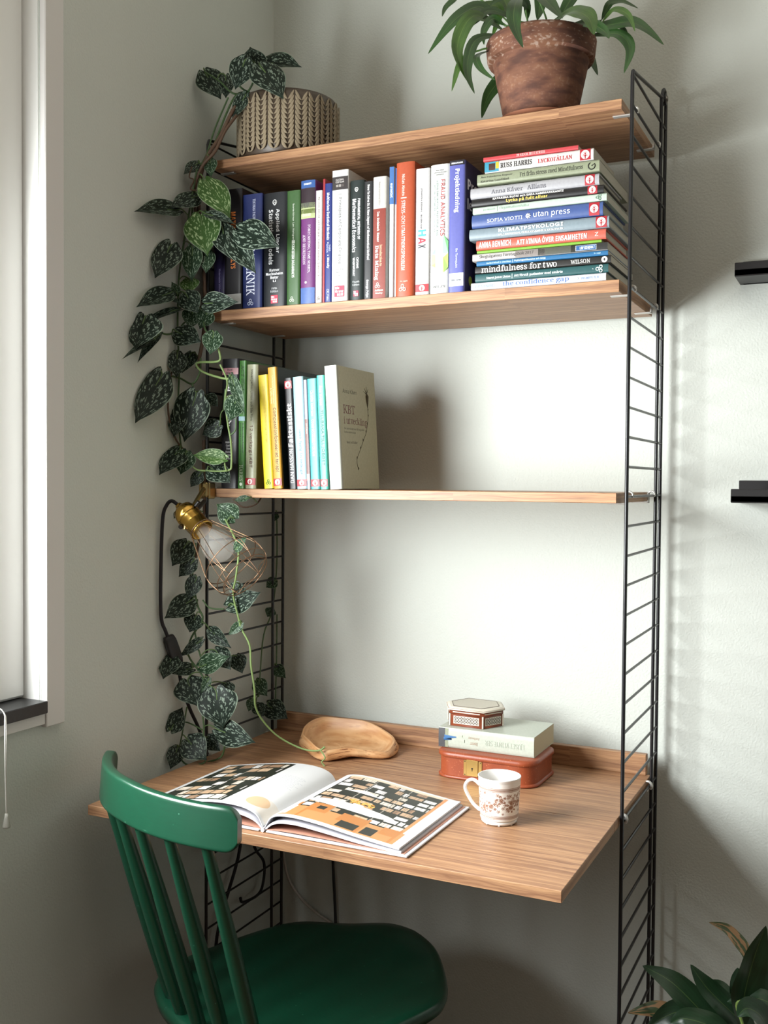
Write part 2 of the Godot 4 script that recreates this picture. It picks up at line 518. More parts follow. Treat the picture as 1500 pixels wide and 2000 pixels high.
# ---------- what stands on the shelves ----------
# label, x, width, height, depth, colour, hard, marks, further back by, side colour
func upright_books() -> Array:
	return [
		["dark violet book half hidden by leaves at the left end of the long row", 0.0045, 0.0265, 0.205, 0.15, "2b2350", 1, [["v", "Studentlitteratur", "", "a9a3c4", 0.10, 0.34, 0.55, 0.14], ["v", "Matematisk Wiklund", "", "8f88b0", 0.62, 0.84, 0.55, 0.14]], 0.004, ""],
		["black book with orange MATEMATISK ANALYS lettering and a white panel at its foot", 0.0315, 0.0385, 0.2215, 0.16, "1c1a1f", 1, [["v", "MATEMATISK ANALYS", "b", "c9722e", 0.19, 0.66, 0.52, 0.26], ["v", "EN VARIABEL", "b", "8a7a3a", 0.19, 0.42, 0.22, 0.13], ["box", "d8d8d4", 0.87, 0.955, 0.1, 1.0]], 0.0, ""],
		["dark blue book with tall white serif capitals ending in TEKNIK", 0.072, 0.0415, 0.2075, 0.16, "27336a", 1, [["v", "THOMAS PADRON", "s", "c9cfe4", 0.045, 0.26, 0.6, 0.13], ["v", "DATATEKNIK", "s", "e0e4f2", 0.33, 0.885, 0.42, 0.42], ["tri", 0.95, 0.42, 0.0075, "c9cfe4"]], 0.0, ""],
		["black textbook titled Applied Linear Statistical Models with a red square at its foot", 0.116, 0.0495, 0.2050, 0.17, "212429", 2, [["globe", 0.085, 0.085, "e4e4e4"], ["v", "Applied Linear", "b", "eceef0", 0.147, 0.533, 0.62, 0.19], ["v", "Statistical Models", "b", "eceef0", 0.15, 0.63, 0.35, 0.19], ["h", "Kutner", "b", "e4e6e8", 0.668, 0.692, 0.42], ["h", "Nachtsheim", "b", "e4e6e8", 0.70, 0.724, 0.72], ["h", "Neter", "b", "e4e6e8", 0.733, 0.757, 0.34], ["h", "Li", "b", "e4e6e8", 0.765, 0.786, 0.12], ["h", "Fifth", "", "d0d2d4", 0.832, 0.85, 0.22], ["h", "Edition", "", "d0d2d4", 0.857, 0.876, 0.32], ["sq", 0.937, 0.29]], 0.0, ""],
		["green book titled STATISTISK DATAANALYS in white", 0.166, 0.0274, 0.2040, 0.16, "44693a", 1, [["v", "Svante Körner  Lars Wahlgren", "", "dfe6d8", 0.115, 0.43, 0.5, 0.17], ["box", "dfe6d8", 0.434, 0.464, 0.4, 0.62], ["v", "STATISTISK DATAANALYS", "b", "eef2ea", 0.47, 0.76, 0.5, 0.19], ["tri", 0.952, 0.42, 0.006, "dfe6d8"]], 0.0, ""],
		["purple book about forecasting with a forest picture and blue ends", 0.194, 0.0302, 0.2188, 0.17, "7c3f80", 2, [["b", "3f68ac", 0.0, 0.062], ["h", "DUXBURY", "b", "f2f4f8", 0.022, 0.037, 0.5], ["b", "35262e", 0.062, 0.18], ["b", "c9d49a", 0.18, 0.308], ["b", "54497a", 0.18, 0.222], ["b", "8da33f", 0.232, 0.268], ["b", "e9edc8", 0.268, 0.29, 0.1, 0.7], ["v", "FORECASTING, TIME SERIES,", "s", "e8d9ea", 0.36, 0.75, 0.6, 0.2], ["v", "AND REGRESSION", "s", "e8d9ea", 0.44, 0.68, 0.28, 0.17], ["disc", 0.825, 0.4, 0.0022, "efe6f2"], ["b", "5876b8", 0.868, 1.0]], 0.0, ""],
		["narrow white book about Praktisk statistik", 0.2252, 0.0131, 0.1981, 0.15, "e6e4e0", 0, [["v", "Per-Olov Edlund  Lars Wallgren", "", "8a7a74", 0.06, 0.42, 0.5, 0.27], ["v", "Praktisk statistik  Questnova", "", "8a7470", 0.43, 0.76, 0.5, 0.3], ["tri", 0.96, 0.5, 0.004, "8a7a74"]], 0.0, ""],
		["very thin red booklet between the white and the blue statistics books", 0.2386, 0.0049, 0.2177, 0.15, "b23a41", 0, [], 0.002, ""],
		["blue book titled Multivariate Statistical Methods", 0.2437, 0.0145, 0.2084, 0.15, "2a3b85", 0, [["v", "Multivariate Statistical Methods", "b", "e6eaf6", 0.08, 0.475, 0.5, 0.38], ["disc", 0.5, 0.5, 0.0011, "e6eaf6"], ["v", "THIRD", "", "c9d0ea", 0.515, 0.57, 0.72, 0.22], ["v", "EDITION", "", "c9d0ea", 0.51, 0.58, 0.4, 0.22], ["disc", 0.605, 0.5, 0.0011, "e6eaf6"], ["v", "Manly", "b", "e6eaf6", 0.625, 0.715, 0.5, 0.38], ["v", "CRC Press", "", "d0d8f0", 0.89, 0.985, 0.5, 0.32]], 0.0, ""],
		["tall white textbook titled Principles of Corporate Finance with a dark GLOBAL EDITION block", 0.2595, 0.0320, 0.2278, 0.18, "e8e8e6", 0, [["b", "3a3434", 0.05, 0.15], ["h", "GLOBAL", "", "d8d4d0", 0.067, 0.08, 0.5], ["h", "EDITION", "", "d8d4d0", 0.085, 0.098, 0.5], ["box", "aaa49e", 0.11, 0.128, 0.26, 0.4], ["box", "aaa49e", 0.11, 0.128, 0.43, 0.57], ["box", "5f5753", 0.11, 0.128, 0.6, 0.74], ["box", "c4c4c2", 0.18, 0.19, 0.4, 0.6], ["v", "Principles of Corporate Finance", "", "70706e", 0.21, 0.715, 0.5, 0.24], ["h", "Brealey", "", "9a9a9a", 0.752, 0.765, 0.46], ["h", "Myers", "", "9a9a9a", 0.774, 0.789, 0.4], ["h", "Allen", "", "9a9a9a", 0.797, 0.809, 0.3], ["sq", 0.925, 0.6]], -0.003, ""],
		["black textbook titled Mathematical Economics with worn corners", 0.2928, 0.0277, 0.2072, 0.17, "26302f", 2, [["globe", 0.075, 0.12, "e4e4e4"], ["v", "FUNDAMENTAL METHODS OF", "b", "e8eaea", 0.155, 0.495, 0.68, 0.17], ["v", "Mathematical Economics", "b", "f0f2f2", 0.155, 0.60, 0.36, 0.27], ["v", "CHIANG", "b", "e8eaea", 0.645, 0.735, 0.6, 0.15], ["v", "WAINWRIGHT", "b", "e8eaea", 0.645, 0.8, 0.34, 0.15], ["h", "Fourth", "", "d0d4d4", 0.838, 0.854, 0.46], ["h", "Edition", "", "d0d4d4", 0.864, 0.88, 0.46], ["sq", 0.945, 0.34]], 0.0, ""],
		["dark grey book titled How To Solve It", 0.3208, 0.0174, 0.2027, 0.15, "2f2f31", 0, [["v", "How To Solve It: A New Aspect of Mathematical Method", "b", "eceaea", 0.03, 0.665, 0.5, 0.36], ["v", "George Polya", "b", "eceaea", 0.835, 0.985, 0.45, 0.34]], 0.0, ""],
		["book titled Data Mining with a white upper and a rust red lower part", 0.3385, 0.0252, 0.2081, 0.16, "ddd9d2", 0, [["v", "Pearson International Edition", "", "8f8a86", 0.045, 0.235, 0.5, 0.14], ["b", "93392b", 0.262, 1.0], ["v", "Tan  Steinbach  Kumar", "sb", "efe2dc", 0.285, 0.535, 0.42, 0.19], ["v", "Introduction to", "sbi", "e8b090", 0.56, 0.735, 0.64, 0.2], ["v", "Data Mining", "sb", "f4ece6", 0.565, 0.85, 0.3, 0.34], ["h", "Addison", "b", "e8d6cc", 0.925, 0.942, 0.62], ["h", "Wesley", "b", "e8d6cc", 0.95, 0.967, 0.56], ["tri", 0.895, 0.4, 0.006, "efe2dc"]], 0.0, ""],
		["slim dark book bristling with little teal and pink page flags", 0.3645, 0.0049, 0.1980, 0.14, "2a2a2e", 0, [["b", "3f7d84", 0.02, 0.09], ["b", "c9a0a4", 0.12, 0.2], ["b", "4f8a90", 0.22, 0.3], ["b", "c23e6a", 0.6, 0.625]], 0.012, ""],
		["slim white booklet with a blue upper half marked eurostat", 0.3698, 0.0086, 0.2218, 0.15, "e8e8ea", 0, [["b", "4a78b8", 0.0, 0.285], ["v", "eurostat", "b", "e8f0fa", 0.125, 0.235, 0.5, 0.5]], 0.0, ""],
		["thinnest white booklet with a blue head beside the orange spine", 0.3786, 0.0037, 0.2195, 0.15, "e4dcdc", 0, [["b", "3f68ac", 0.0, 0.28]], 0.003, ""],
		["orange hardback titled STRESS- OCH UTMATTNINGSPROBLEM", 0.3826, 0.0342, 0.2264, 0.17, "bf5634", 2, [["v", "Niclas Almén", "", "f6e6dc", 0.09, 0.25, 0.43, 0.16], ["box", "f6e6dc", 0.262, 0.27, 0.28, 0.6], ["v", "STRESS- OCH UTMATTNINGSPROBLEM", "", "faeee6", 0.285, 0.805, 0.43, 0.19], ["h", "2a uppl.", "", "f0d8c8", 0.882, 0.896, 0.42], ["tri", 0.94, 0.42, 0.0078, "f6e6dc"]], -0.002, ""],
		["white book with a turquoise, red and black X-shaped title and a red label", 0.4190, 0.0258, 0.2121, 0.16, "dedcdc", 1, [["v", "JOHANNA EKDAHL", "b", "5a5858", 0.155, 0.345, 0.42, 0.1], ["v", "BOKEN OM", "b", "5a5858", 0.365, 0.475, 0.42, 0.1], ["v", "H", "b", "45a7c4", 0.485, 0.535, 0.47, 0.52], ["v", "A", "b", "b8243a", 0.545, 0.595, 0.47, 0.5], ["v", "X", "b", "23232b", 0.6, 0.63, 0.47, 0.5], ["tree", 0.915, 0.975]], 0.0, ""],
		["white book titled FRAUD ANALYTICS with a green faceted shape", 0.4455, 0.0345, 0.2151, 0.17, "e2e3de", 2, [["h", "BAESENS", "", "6a6a68", 0.043, 0.05, 0.4], ["h", "VAN VLASSELAER", "", "6a6a68", 0.06, 0.067, 0.62], ["h", "VERBEKE", "", "6a6a68", 0.077, 0.084, 0.4], ["v", "FRAUD ANALYTICS", "", "a3343a", 0.12, 0.555, 0.66, 0.2], ["v", "USING DESCRIPTIVE, PREDICTIVE, AND", "", "6a8480", 0.125, 0.55, 0.38, 0.1], ["v", "SOCIAL NETWORK TECHNIQUES", "", "86a09c", 0.155, 0.52, 0.22, 0.09], ["facet"], ["h", "WILEY", "s", "6a6a6c", 0.938, 0.955, 0.66]], 0.0, ""],
		["thick violet blue book titled Projektledning with a dark cover", 0.4808, 0.0272, 0.2171, 0.19, "6468b4", 0, [["b", "201c22", 0.0, 0.036], ["h", "ANDRA UPPLAGAN", "b", "e8e8ee", 0.014, 0.026, 0.74], ["v", "Projektledning", "b", "f2f2fa", 0.065, 0.395, 0.5, 0.38], ["v", "Bo Tonnquist", "", "ccd0ee", 0.67, 0.815, 0.5, 0.18], ["b", "e9eaf0", 0.855, 0.955], ["h", "SANOMA UTBILDNING", "", "8a8c92", 0.902, 0.915, 0.66]], -0.002, "2e2d58"],
	]


# label, left end, right end, foot, head, depth, colour, hard, marks, further back by
func stacked_books() -> Array:
	return [
		["white paperback titled the confidence gap, lowest of the lying pile", 0.5204, 0.7445, 1.5761, 1.5888, 0.15, "e2e4ec", 0, [["v", "RUSS HARRIS", "b", "93a0bc", 0.03, 0.185, 0.5, 0.4], ["v", "the confidence gap", "s", "3f63ae", 0.245, 0.735, 0.52, 0.75], ["v", "TRUMPETER", "", "7f98c0", 0.82, 0.95, 0.5, 0.3], ["disc", 0.79, 0.5, 0.003, "b9c9e2"]], 0.0],
		["dark teal paperback titled Att förstå patienter med smärta", 0.5275, 0.7480, 1.5891, 1.6028, 0.16, "285a5c", 0, [["v", "Steven James Linton", "b", "dfeae8", 0.09, 0.275, 0.42, 0.36], ["box", "dfeae8", 0.287, 0.291, 0.15, 0.75], ["v", "Att förstå patienter med smärta", "b", "dfeae8", 0.305, 0.67, 0.45, 0.42], ["u", "2a uppl.", "", "dfeae8", 0.885, 0.895, 0.5, 0.2], ["tri", 0.94, 0.45, 0.0072, "dfeae8"]], 0.0],
		["black paperback titled mindfulness for two", 0.5273, 0.7520, 1.6031, 1.6152, 0.16, "24221f", 0, [["v", "mindfulness for two", "s", "f2f0ec", 0.05, 0.615, 0.5, 0.85], ["v", "WILSON", "s", "e8e6e2", 0.715, 0.855, 0.5, 0.5], ["disc", 0.955, 0.5, 0.0047, "f0eeea"], ["disc2", 0.955, 0.5, 0.0022, "24221f"]], 0.0],
		["thin bright blue book below the forest calendar in the pile", 0.5296, 0.7472, 1.6155, 1.6236, 0.16, "2a72a6", 0, [["v", "Lisa-Marit Rehnvall  &  Göran Nilsson", "b", "b9d8ec", 0.08, 0.275, 0.5, 0.35], ["box", "cfe6f4", 0.285, 0.289, 0.15, 0.85], ["v", "Psykologutlåtanden och intyg", "b", "cfe6f4", 0.3, 0.54, 0.5, 0.5], ["v", "2 a uppl.", "b", "b9d8ec", 0.9, 0.95, 0.5, 0.35]], 0.0],
		["grey and green yearbook titled Skogsägarens Företagsbok 2017", 0.5223, 0.7464, 1.6239, 1.6360, 0.17, "c9c3c0", 0, [["b", "8f8580", 0.33, 0.55], ["b", "55564a", 0.5, 0.78], ["b", "2c2c2a", 0.74, 1.0], ["v", "Skogsägarens Företagsbok 2017", "", "3a3532", 0.055, 0.465, 0.5, 0.55], ["b", "dfe8f2", 0.773, 0.922, 0.14, 0.86], ["box", "2e64a4", 0.778, 0.917, 0.2, 0.8], ["v", "LRF KONSULT", "b", "eef4fa", 0.805, 0.91, 0.5, 0.34]], 0.0],
		["thin lime green booklet in the lying pile", 0.5302, 0.7367, 1.6363, 1.6410, 0.15, "84b83c", 0, [], 0.0],
		["coral red book titled ATT VINNA ÖVER ENSAMHETEN", 0.5286, 0.7434, 1.6413, 1.6580, 0.16, "dc6a58", 2, [["v", "ANNA BENNICH", "b", "faf0ea", 0.025, 0.28, 0.5, 0.55], ["v", "ATT VINNA ÖVER ENSAMHETEN", "b", "faf0ea", 0.325, 0.86, 0.5, 0.62], ["v", "Z", "", "f6dcd4", 0.92, 0.945, 0.5, 0.36]], 0.0],
		["grey blue hardback titled KLIMATPSYKOLOGI with a red emblem label", 0.5171, 0.7486, 1.6583, 1.6770, 0.17, "8d9da6", 2, [["v", "KLIMATPSYKOLOGI", "b", "f2f4f4", 0.22, 0.685, 0.66, 0.3], ["v", "KALI ANDERSSON, FRIDA HYLANDER & KATA NYLÉN", "b", "e8ecec", 0.22, 0.685, 0.28, 0.2], ["tree", 0.91, 0.985, 1, 1]], -0.002],
		["mottled blue hardback titled utan press with a white flower", 0.5204, 0.7381, 1.6785, 1.7005, 0.16, "49609c", 2, [["v", "SOFIA VIOTTI", "", "e8ecf6", 0.125, 0.4, 0.45, 0.25], ["flower", 0.445, 0.5, 0.0048, "f2f4fa"], ["v", "utan press", "", "f2f4fa", 0.485, 0.76, 0.48, 0.5], ["tree", 0.90, 0.975, 1, 1]], 0.0],
		["pale mint paperback titled Organisationshälsa", 0.5222, 0.7439, 1.7008, 1.7122, 0.16, "c9dccb", 0, [["v", "Jan Winroth", "", "a9bcae", 0.08, 0.175, 0.5, 0.34], ["box", "8fa294", 0.19, 0.194, 0.12, 0.85], ["v", "Organisationshälsa", "", "8fa294", 0.21, 0.43, 0.5, 0.5], ["tri", 0.945, 0.5, 0.0055, "6f8a78"]], 0.0],
		["glossy black book titled Lycka på fullt allvar in yellow", 0.5197, 0.7388, 1.7125, 1.7262, 0.17, "1d1b1c", 2, [["v", "KATARINA BLOM och SARA HAMMARKRANTZ", "b", "f0eeea", 0.17, 0.71, 0.8, 0.24], ["v", "Lycka på fullt allvar", "b", "e8c860", 0.275, 0.59, 0.36, 0.5], ["tree", 0.885, 0.955, 1, 1]], 0.0],
		["silver grey hardback titled Anna Kåver Allians", 0.5176, 0.7315, 1.7266, 1.7445, 0.16, "b9b8bc", 2, [["v", "Anna Kåver", "s", "62626a", 0.17, 0.42, 0.48, 0.42], ["v", "Allians", "s", "62626a", 0.455, 0.60, 0.48, 0.42], ["tree", 0.895, 0.968, 1, 1]], 0.0],
		["olive green book titled Fri från stress med Mindfulness", 0.5293, 0.7318, 1.7475, 1.7655, 0.205, "9ba286", 0, [["v", "Åsa Palmkron Ragnar", "s", "3c3d33", 0.03, 0.3, 0.68, 0.2], ["v", "Katarina Lundblad", "s", "3c3d33", 0.03, 0.27, 0.32, 0.2], ["v", "Fri från stress med Mindfulness", "si", "3c3d33", 0.36, 0.87, 0.55, 0.42], ["gring", 0.94, 0.5, 0.0055, "2c2d26"]], 0.0],
		["white book titled RUSS HARRIS LYCKOFÄLLAN with a small blue picture", 0.5422, 0.7223, 1.7662, 1.7845, 0.14, "e6e3de", 0, [["b", "3f9ab8", 0.0, 0.135, 0.05, 0.95], ["box", "4a2e24", 0.04, 0.1, 0.2, 0.8], ["box", "d8c23c", 0.105, 0.135, 0.3, 0.9], ["v", "RUSS HARRIS", "sb", "2b2728", 0.15, 0.445, 0.5, 0.44], ["v", "LYCKOFÄLLAN", "sb", "b0252f", 0.5, 0.81, 0.5, 0.44], ["tree", 0.88, 0.975, 1, 1]], 0.0],
		["thin red booklet titled 29 SIDOR MOT STRESS, topmost of the pile", 0.5397, 0.6979, 1.7849, 1.7925, 0.13, "d04a50", 0, [["v", "29 SIDOR MOT STRESS", "s", "f6d8d4", 0.36, 0.66, 0.5, 0.5]], 0.0],
	]


# label, x, width, height, depth, lean, colour, hard, marks, side
func lower_books() -> Array:
	return [
		["black book with a pink Third Edition strip, behind the hanging leaves", 0.0235, 0.0375, 0.2410, 0.17, -0.008, "1b191d", 2, [["b", "c98f94", 0.072, 0.122], ["h", "Third", "b", "3a2a30", 0.077, 0.094, 0.3], ["h", "Edition", "b", "3a2a30", 0.1, 0.117, 0.4], ["h", "B", "b", "eceaea", 0.195, 0.25, 0.3], ["h", "D", "b", "eceaea", 0.285, 0.34, 0.3], ["h", "P", "b", "eceaea", 0.375, 0.43, 0.3], ["h", "?", "b", "eceaea", 0.465, 0.52, 0.26], ["h", "Gelman", "", "d0ced0", 0.635, 0.65, 0.4], ["h", "Carlin", "", "d0ced0", 0.66, 0.675, 0.34], ["h", "Stern", "", "d0ced0", 0.685, 0.7, 0.3], ["h", "Dunson", "", "d0ced0", 0.71, 0.725, 0.38], ["h", "Vehtari", "", "d0ced0", 0.735, 0.75, 0.38], ["h", "Rubin", "", "d0ced0", 0.76, 0.775, 0.32]], ""],
		["narrow green book titled ACT made simple", 0.0620, 0.0143, 0.2363, 0.16, -0.012, "4c8a3c", 0, [["v", "ACT made simple", "s", "1f3a1a", 0.035, 0.42, 0.5, 0.62], ["b", "a9cfd6", 0.435, 0.47], ["v", "An Easy-to-Read Primer on", "b", "203a20", 0.485, 0.72, 0.68, 0.2], ["v", "Acceptance & Commitment Therapy", "b", "203a20", 0.485, 0.79, 0.34, 0.2], ["v", "HARRIS", "s", "d8ead0", 0.815, 0.94, 0.5, 0.5], ["disc", 0.965, 0.5, 0.003, "e0ecd8"]], ""],
		["pale olive book titled 12 verktyg i KBT with a red label", 0.0772, 0.0232, 0.2284, 0.16, -0.015, "b4b596", 2, [["v", "Steven James Linton och Ida Flink", "", "4a4636", 0.04, 0.455, 0.52, 0.24], ["v", "12 verktyg i KBT", "", "5a2a26", 0.49, 0.83, 0.52, 0.34], ["tree", 0.915, 0.97]], "6e6548"],
		["leaning bright yellow paperback with faint lettering", 0.1196, 0.0205, 0.2083, 0.15, 0.070, "e8cf2c", 0, [["v", "Christina Andersson  Liria Ortiz", "", "c9a83a", 0.1, 0.33, 0.55, 0.2], ["v", "Om psykologi i vardagen", "", "c9a83a", 0.35, 0.6, 0.55, 0.2], ["tri", 0.945, 0.5, 0.006, "5f8a3a"]], ""],
		["leaning amber book titled Compassionfokuserad terapi, its cover dark teal", 0.1404, 0.0180, 0.2215, 0.17, 0.068, "dda63e", 0, [["v", "Christina Andersson", "b", "b9c08a", 0.07, 0.3, 0.62, 0.22], ["v", "& Sofia Viotti", "b", "b9c08a", 0.17, 0.3, 0.34, 0.22], ["v", "Compassionfokuserad terapi", "", "3a2c18", 0.335, 0.86, 0.55, 0.48], ["tree", 0.915, 0.975]], "1d3436"],
		["black book titled Faktastiskt, DAN HASSON, in white reading upwards", 0.1735, 0.0155, 0.2006, 0.16, 0.062, "222226", 1, [["tree", 0.025, 0.095], ["u", "Faktastiskt", "b", "f4f2f0", 0.23, 0.62, 0.5, 0.66], ["u", "DAN HASSON", "", "eceaea", 0.64, 0.945, 0.5, 0.46]], ""],
		["pale blue book with faint blue capitals and a red label", 0.1893, 0.0212, 0.2022, 0.16, 0.054, "a9cdd6", 0, [["v", "TILLSAMMANS", "s", "dff0f4", 0.08, 0.42, 0.5, 0.36], ["v", "Lisbeth  Pipping", "s", "4a7088", 0.47, 0.66, 0.52, 0.26], ["v", "Liv Hedengie", "s", "4a7088", 0.68, 0.87, 0.52, 0.26], ["tree", 0.915, 0.975]], "6fa9ae"],
		["very thin booklet, lilac above and brown below, between two pale blue spines", 0.2106, 0.0066, 0.1963, 0.13, 0.049, "c9c3d4", 0, [["b", "7a4a44", 0.36, 0.86], ["b", "d8a09a", 0.86, 0.92], ["v", "NYGREN", "", "d8c8c0", 0.4, 0.49, 0.5, 0.4]], ""],
		["teal paperback titled COMPASSIONEFFEKTEN", 0.2180, 0.0190, 0.1978, 0.15, 0.049, "5ab4b6", 0, [["v", "Christina Andersson", "si", "d8f0f0", 0.11, 0.34, 0.5, 0.3], ["v", "COMPASSIONEFFEKTEN", "b", "d8f0f0", 0.37, 0.7, 0.5, 0.3], ["tree", 0.91, 0.975]], "b9c4b8"],
		["turquoise paperback titled TILLBAKA TILL JOBBET", 0.2377, 0.0155, 0.2032, 0.15, 0.049, "5cc9b4", 0, [["v", "Åsa Kruse", "b", "e8faf4", 0.09, 0.265, 0.55, 0.42], ["v", "TILLBAKA TILL JOBBET", "", "1f5a50", 0.305, 0.79, 0.52, 0.4], ["tree", 0.91, 0.975]], "235a50"],
		["cream and olive hardback titled KBT i utveckling, its front cover showing", 0.2568, 0.0240, 0.2194, 0.152, 0.062, "e2e6dc", 1, [["v", "Anna Kåver", "", "a9a8a0", 0.12, 0.26, 0.5, 0.18], ["v", "KBT i utveckling", "s", "b8a09a", 0.285, 0.54, 0.5, 0.3], ["disc", 0.92, 0.5, 0.0035, "ddbfb8"]], "d2cfaa"],
	]


# ---------- the scene ----------
func _ready() -> void:
	rng.seed = 7
	# camera, daylight, exposure
	var cam := Camera3D.new()
	cam.name = "camera"
	cam.fov = 53.038
	cam.near = 0.02
	cam.position = V(1.1267, 1.2592, 1.8921)
	cam.rotation_degrees = V(-1.6755, 25.4497, 0.426)
	add_child(cam)
	cam.current = true
	var env := Environment.new()
	var sky := Sky.new()
	var air := ProceduralSkyMaterial.new()
	air.sky_top_color = Color("dfe6ee"); air.sky_horizon_color = Color("f2f3f2")
	air.ground_horizon_color = Color("c9c9c4"); air.ground_bottom_color = Color("9a9a94")
	air.sun_angle_max = 0.0
	sky.sky_material = air
	env.sky = sky
	env.background_mode = Environment.BG_SKY
	env.background_energy_multiplier = 4.0
	env.tonemap_mode = Environment.TONE_MAPPER_LINEAR
	env.tonemap_exposure = 1.0
	env.sdfgi_enabled = true
	env.ssao_enabled = true
	env.ssil_enabled = true
	var world := WorldEnvironment.new()
	world.name = "daylight"
	world.environment = env
	add_child(world)
	window_light("window_daylight", V(-0.072, 1.320, 1.238), V(0, -PI / 2, 0), Vector2(0.925, 0.720), 7.50)

	make_textures()
	make_room()
	make_ladder("shelf_ladder", "black wire side ladder at the left end of the shelves, behind the trailing plant", 0.0)
	make_ladder("shelf_ladder", "black wire side ladder at the right end of the shelves, beside the bare wall", 0.783)
	make_shelves()
	make_desk()
	make_chair()
	make_ledges()
	make_pots()
	make_trailing_plant()
	make_floor_plant()
	var standing := []
	for b in upright_books():
		standing.append(make_book(b[0], b[2], b[3], b[4], b[5], V(b[1], SHELF_TOPS[1] + 0.0002, FRONT - 0.003 - b[8]), Vector3.ZERO, b[7], b[6], "upright books on the middle shelf", "cfc8ba", b[9]))
	for b in stacked_books():
		make_book(b[0], b[4] - b[3] - 0.0003, b[2] - b[1], b[5], b[6], V(b[2], b[3] + 0.0002, FRONT - 0.003 - b[9]), V(0, 0, PI / 2), b[8], b[7], "lying books in the pile on the middle shelf", "cfc8ba")
	var kbt: Node3D
	for b in lower_books():
		kbt = make_book(b[0], b[2], b[3], b[4], b[6], V(b[1], SHELF_TOPS[2] + 0.0002 + maxf(0.0, -sin(b[5]) * b[2]), FRONT - 0.004), V(0, 0, b[5]), b[8], b[7], "books on the lower shelf", "cfc8ba", b[9])
	kbt_cover(kbt)
	page_flags(standing)
	for e in [["Projekt", 0.178, 0.105], ["ledning", 0.145, 0.105]]:
		lettering(standing[19], e[0], "b", "dcdce8", V(0.0276, e[1], -0.066), Vector3.FORWARD, Vector3.UP, e[2], 0.024, "cover_title")
	disc(standing[19], V(0.0275, 0.022, -0.03), 0.008, "8a9a3a", Vector3.RIGHT, 0.0, "cover_dot")
	make_lamp()
	make_bowl()
	make_case()
	make_novel()
	make_inlaid_box()
	make_mug()
	make_open_book()
	make_cables()
	make_blind_cord()


func window_light(called: String, at: Vector3, turn: Vector3, size: Vector2, energy: float) -> void:
	var l := AreaLight3D.new()
	l.name = called
	l.position = at
	l.rotation = turn
	l.area_size = size
	l.light_energy = energy
	l.light_color = Color(0.97, 0.985, 0.985)
	l.area_range = 8.0
	l.shadow_enabled = true
	add_child(l)


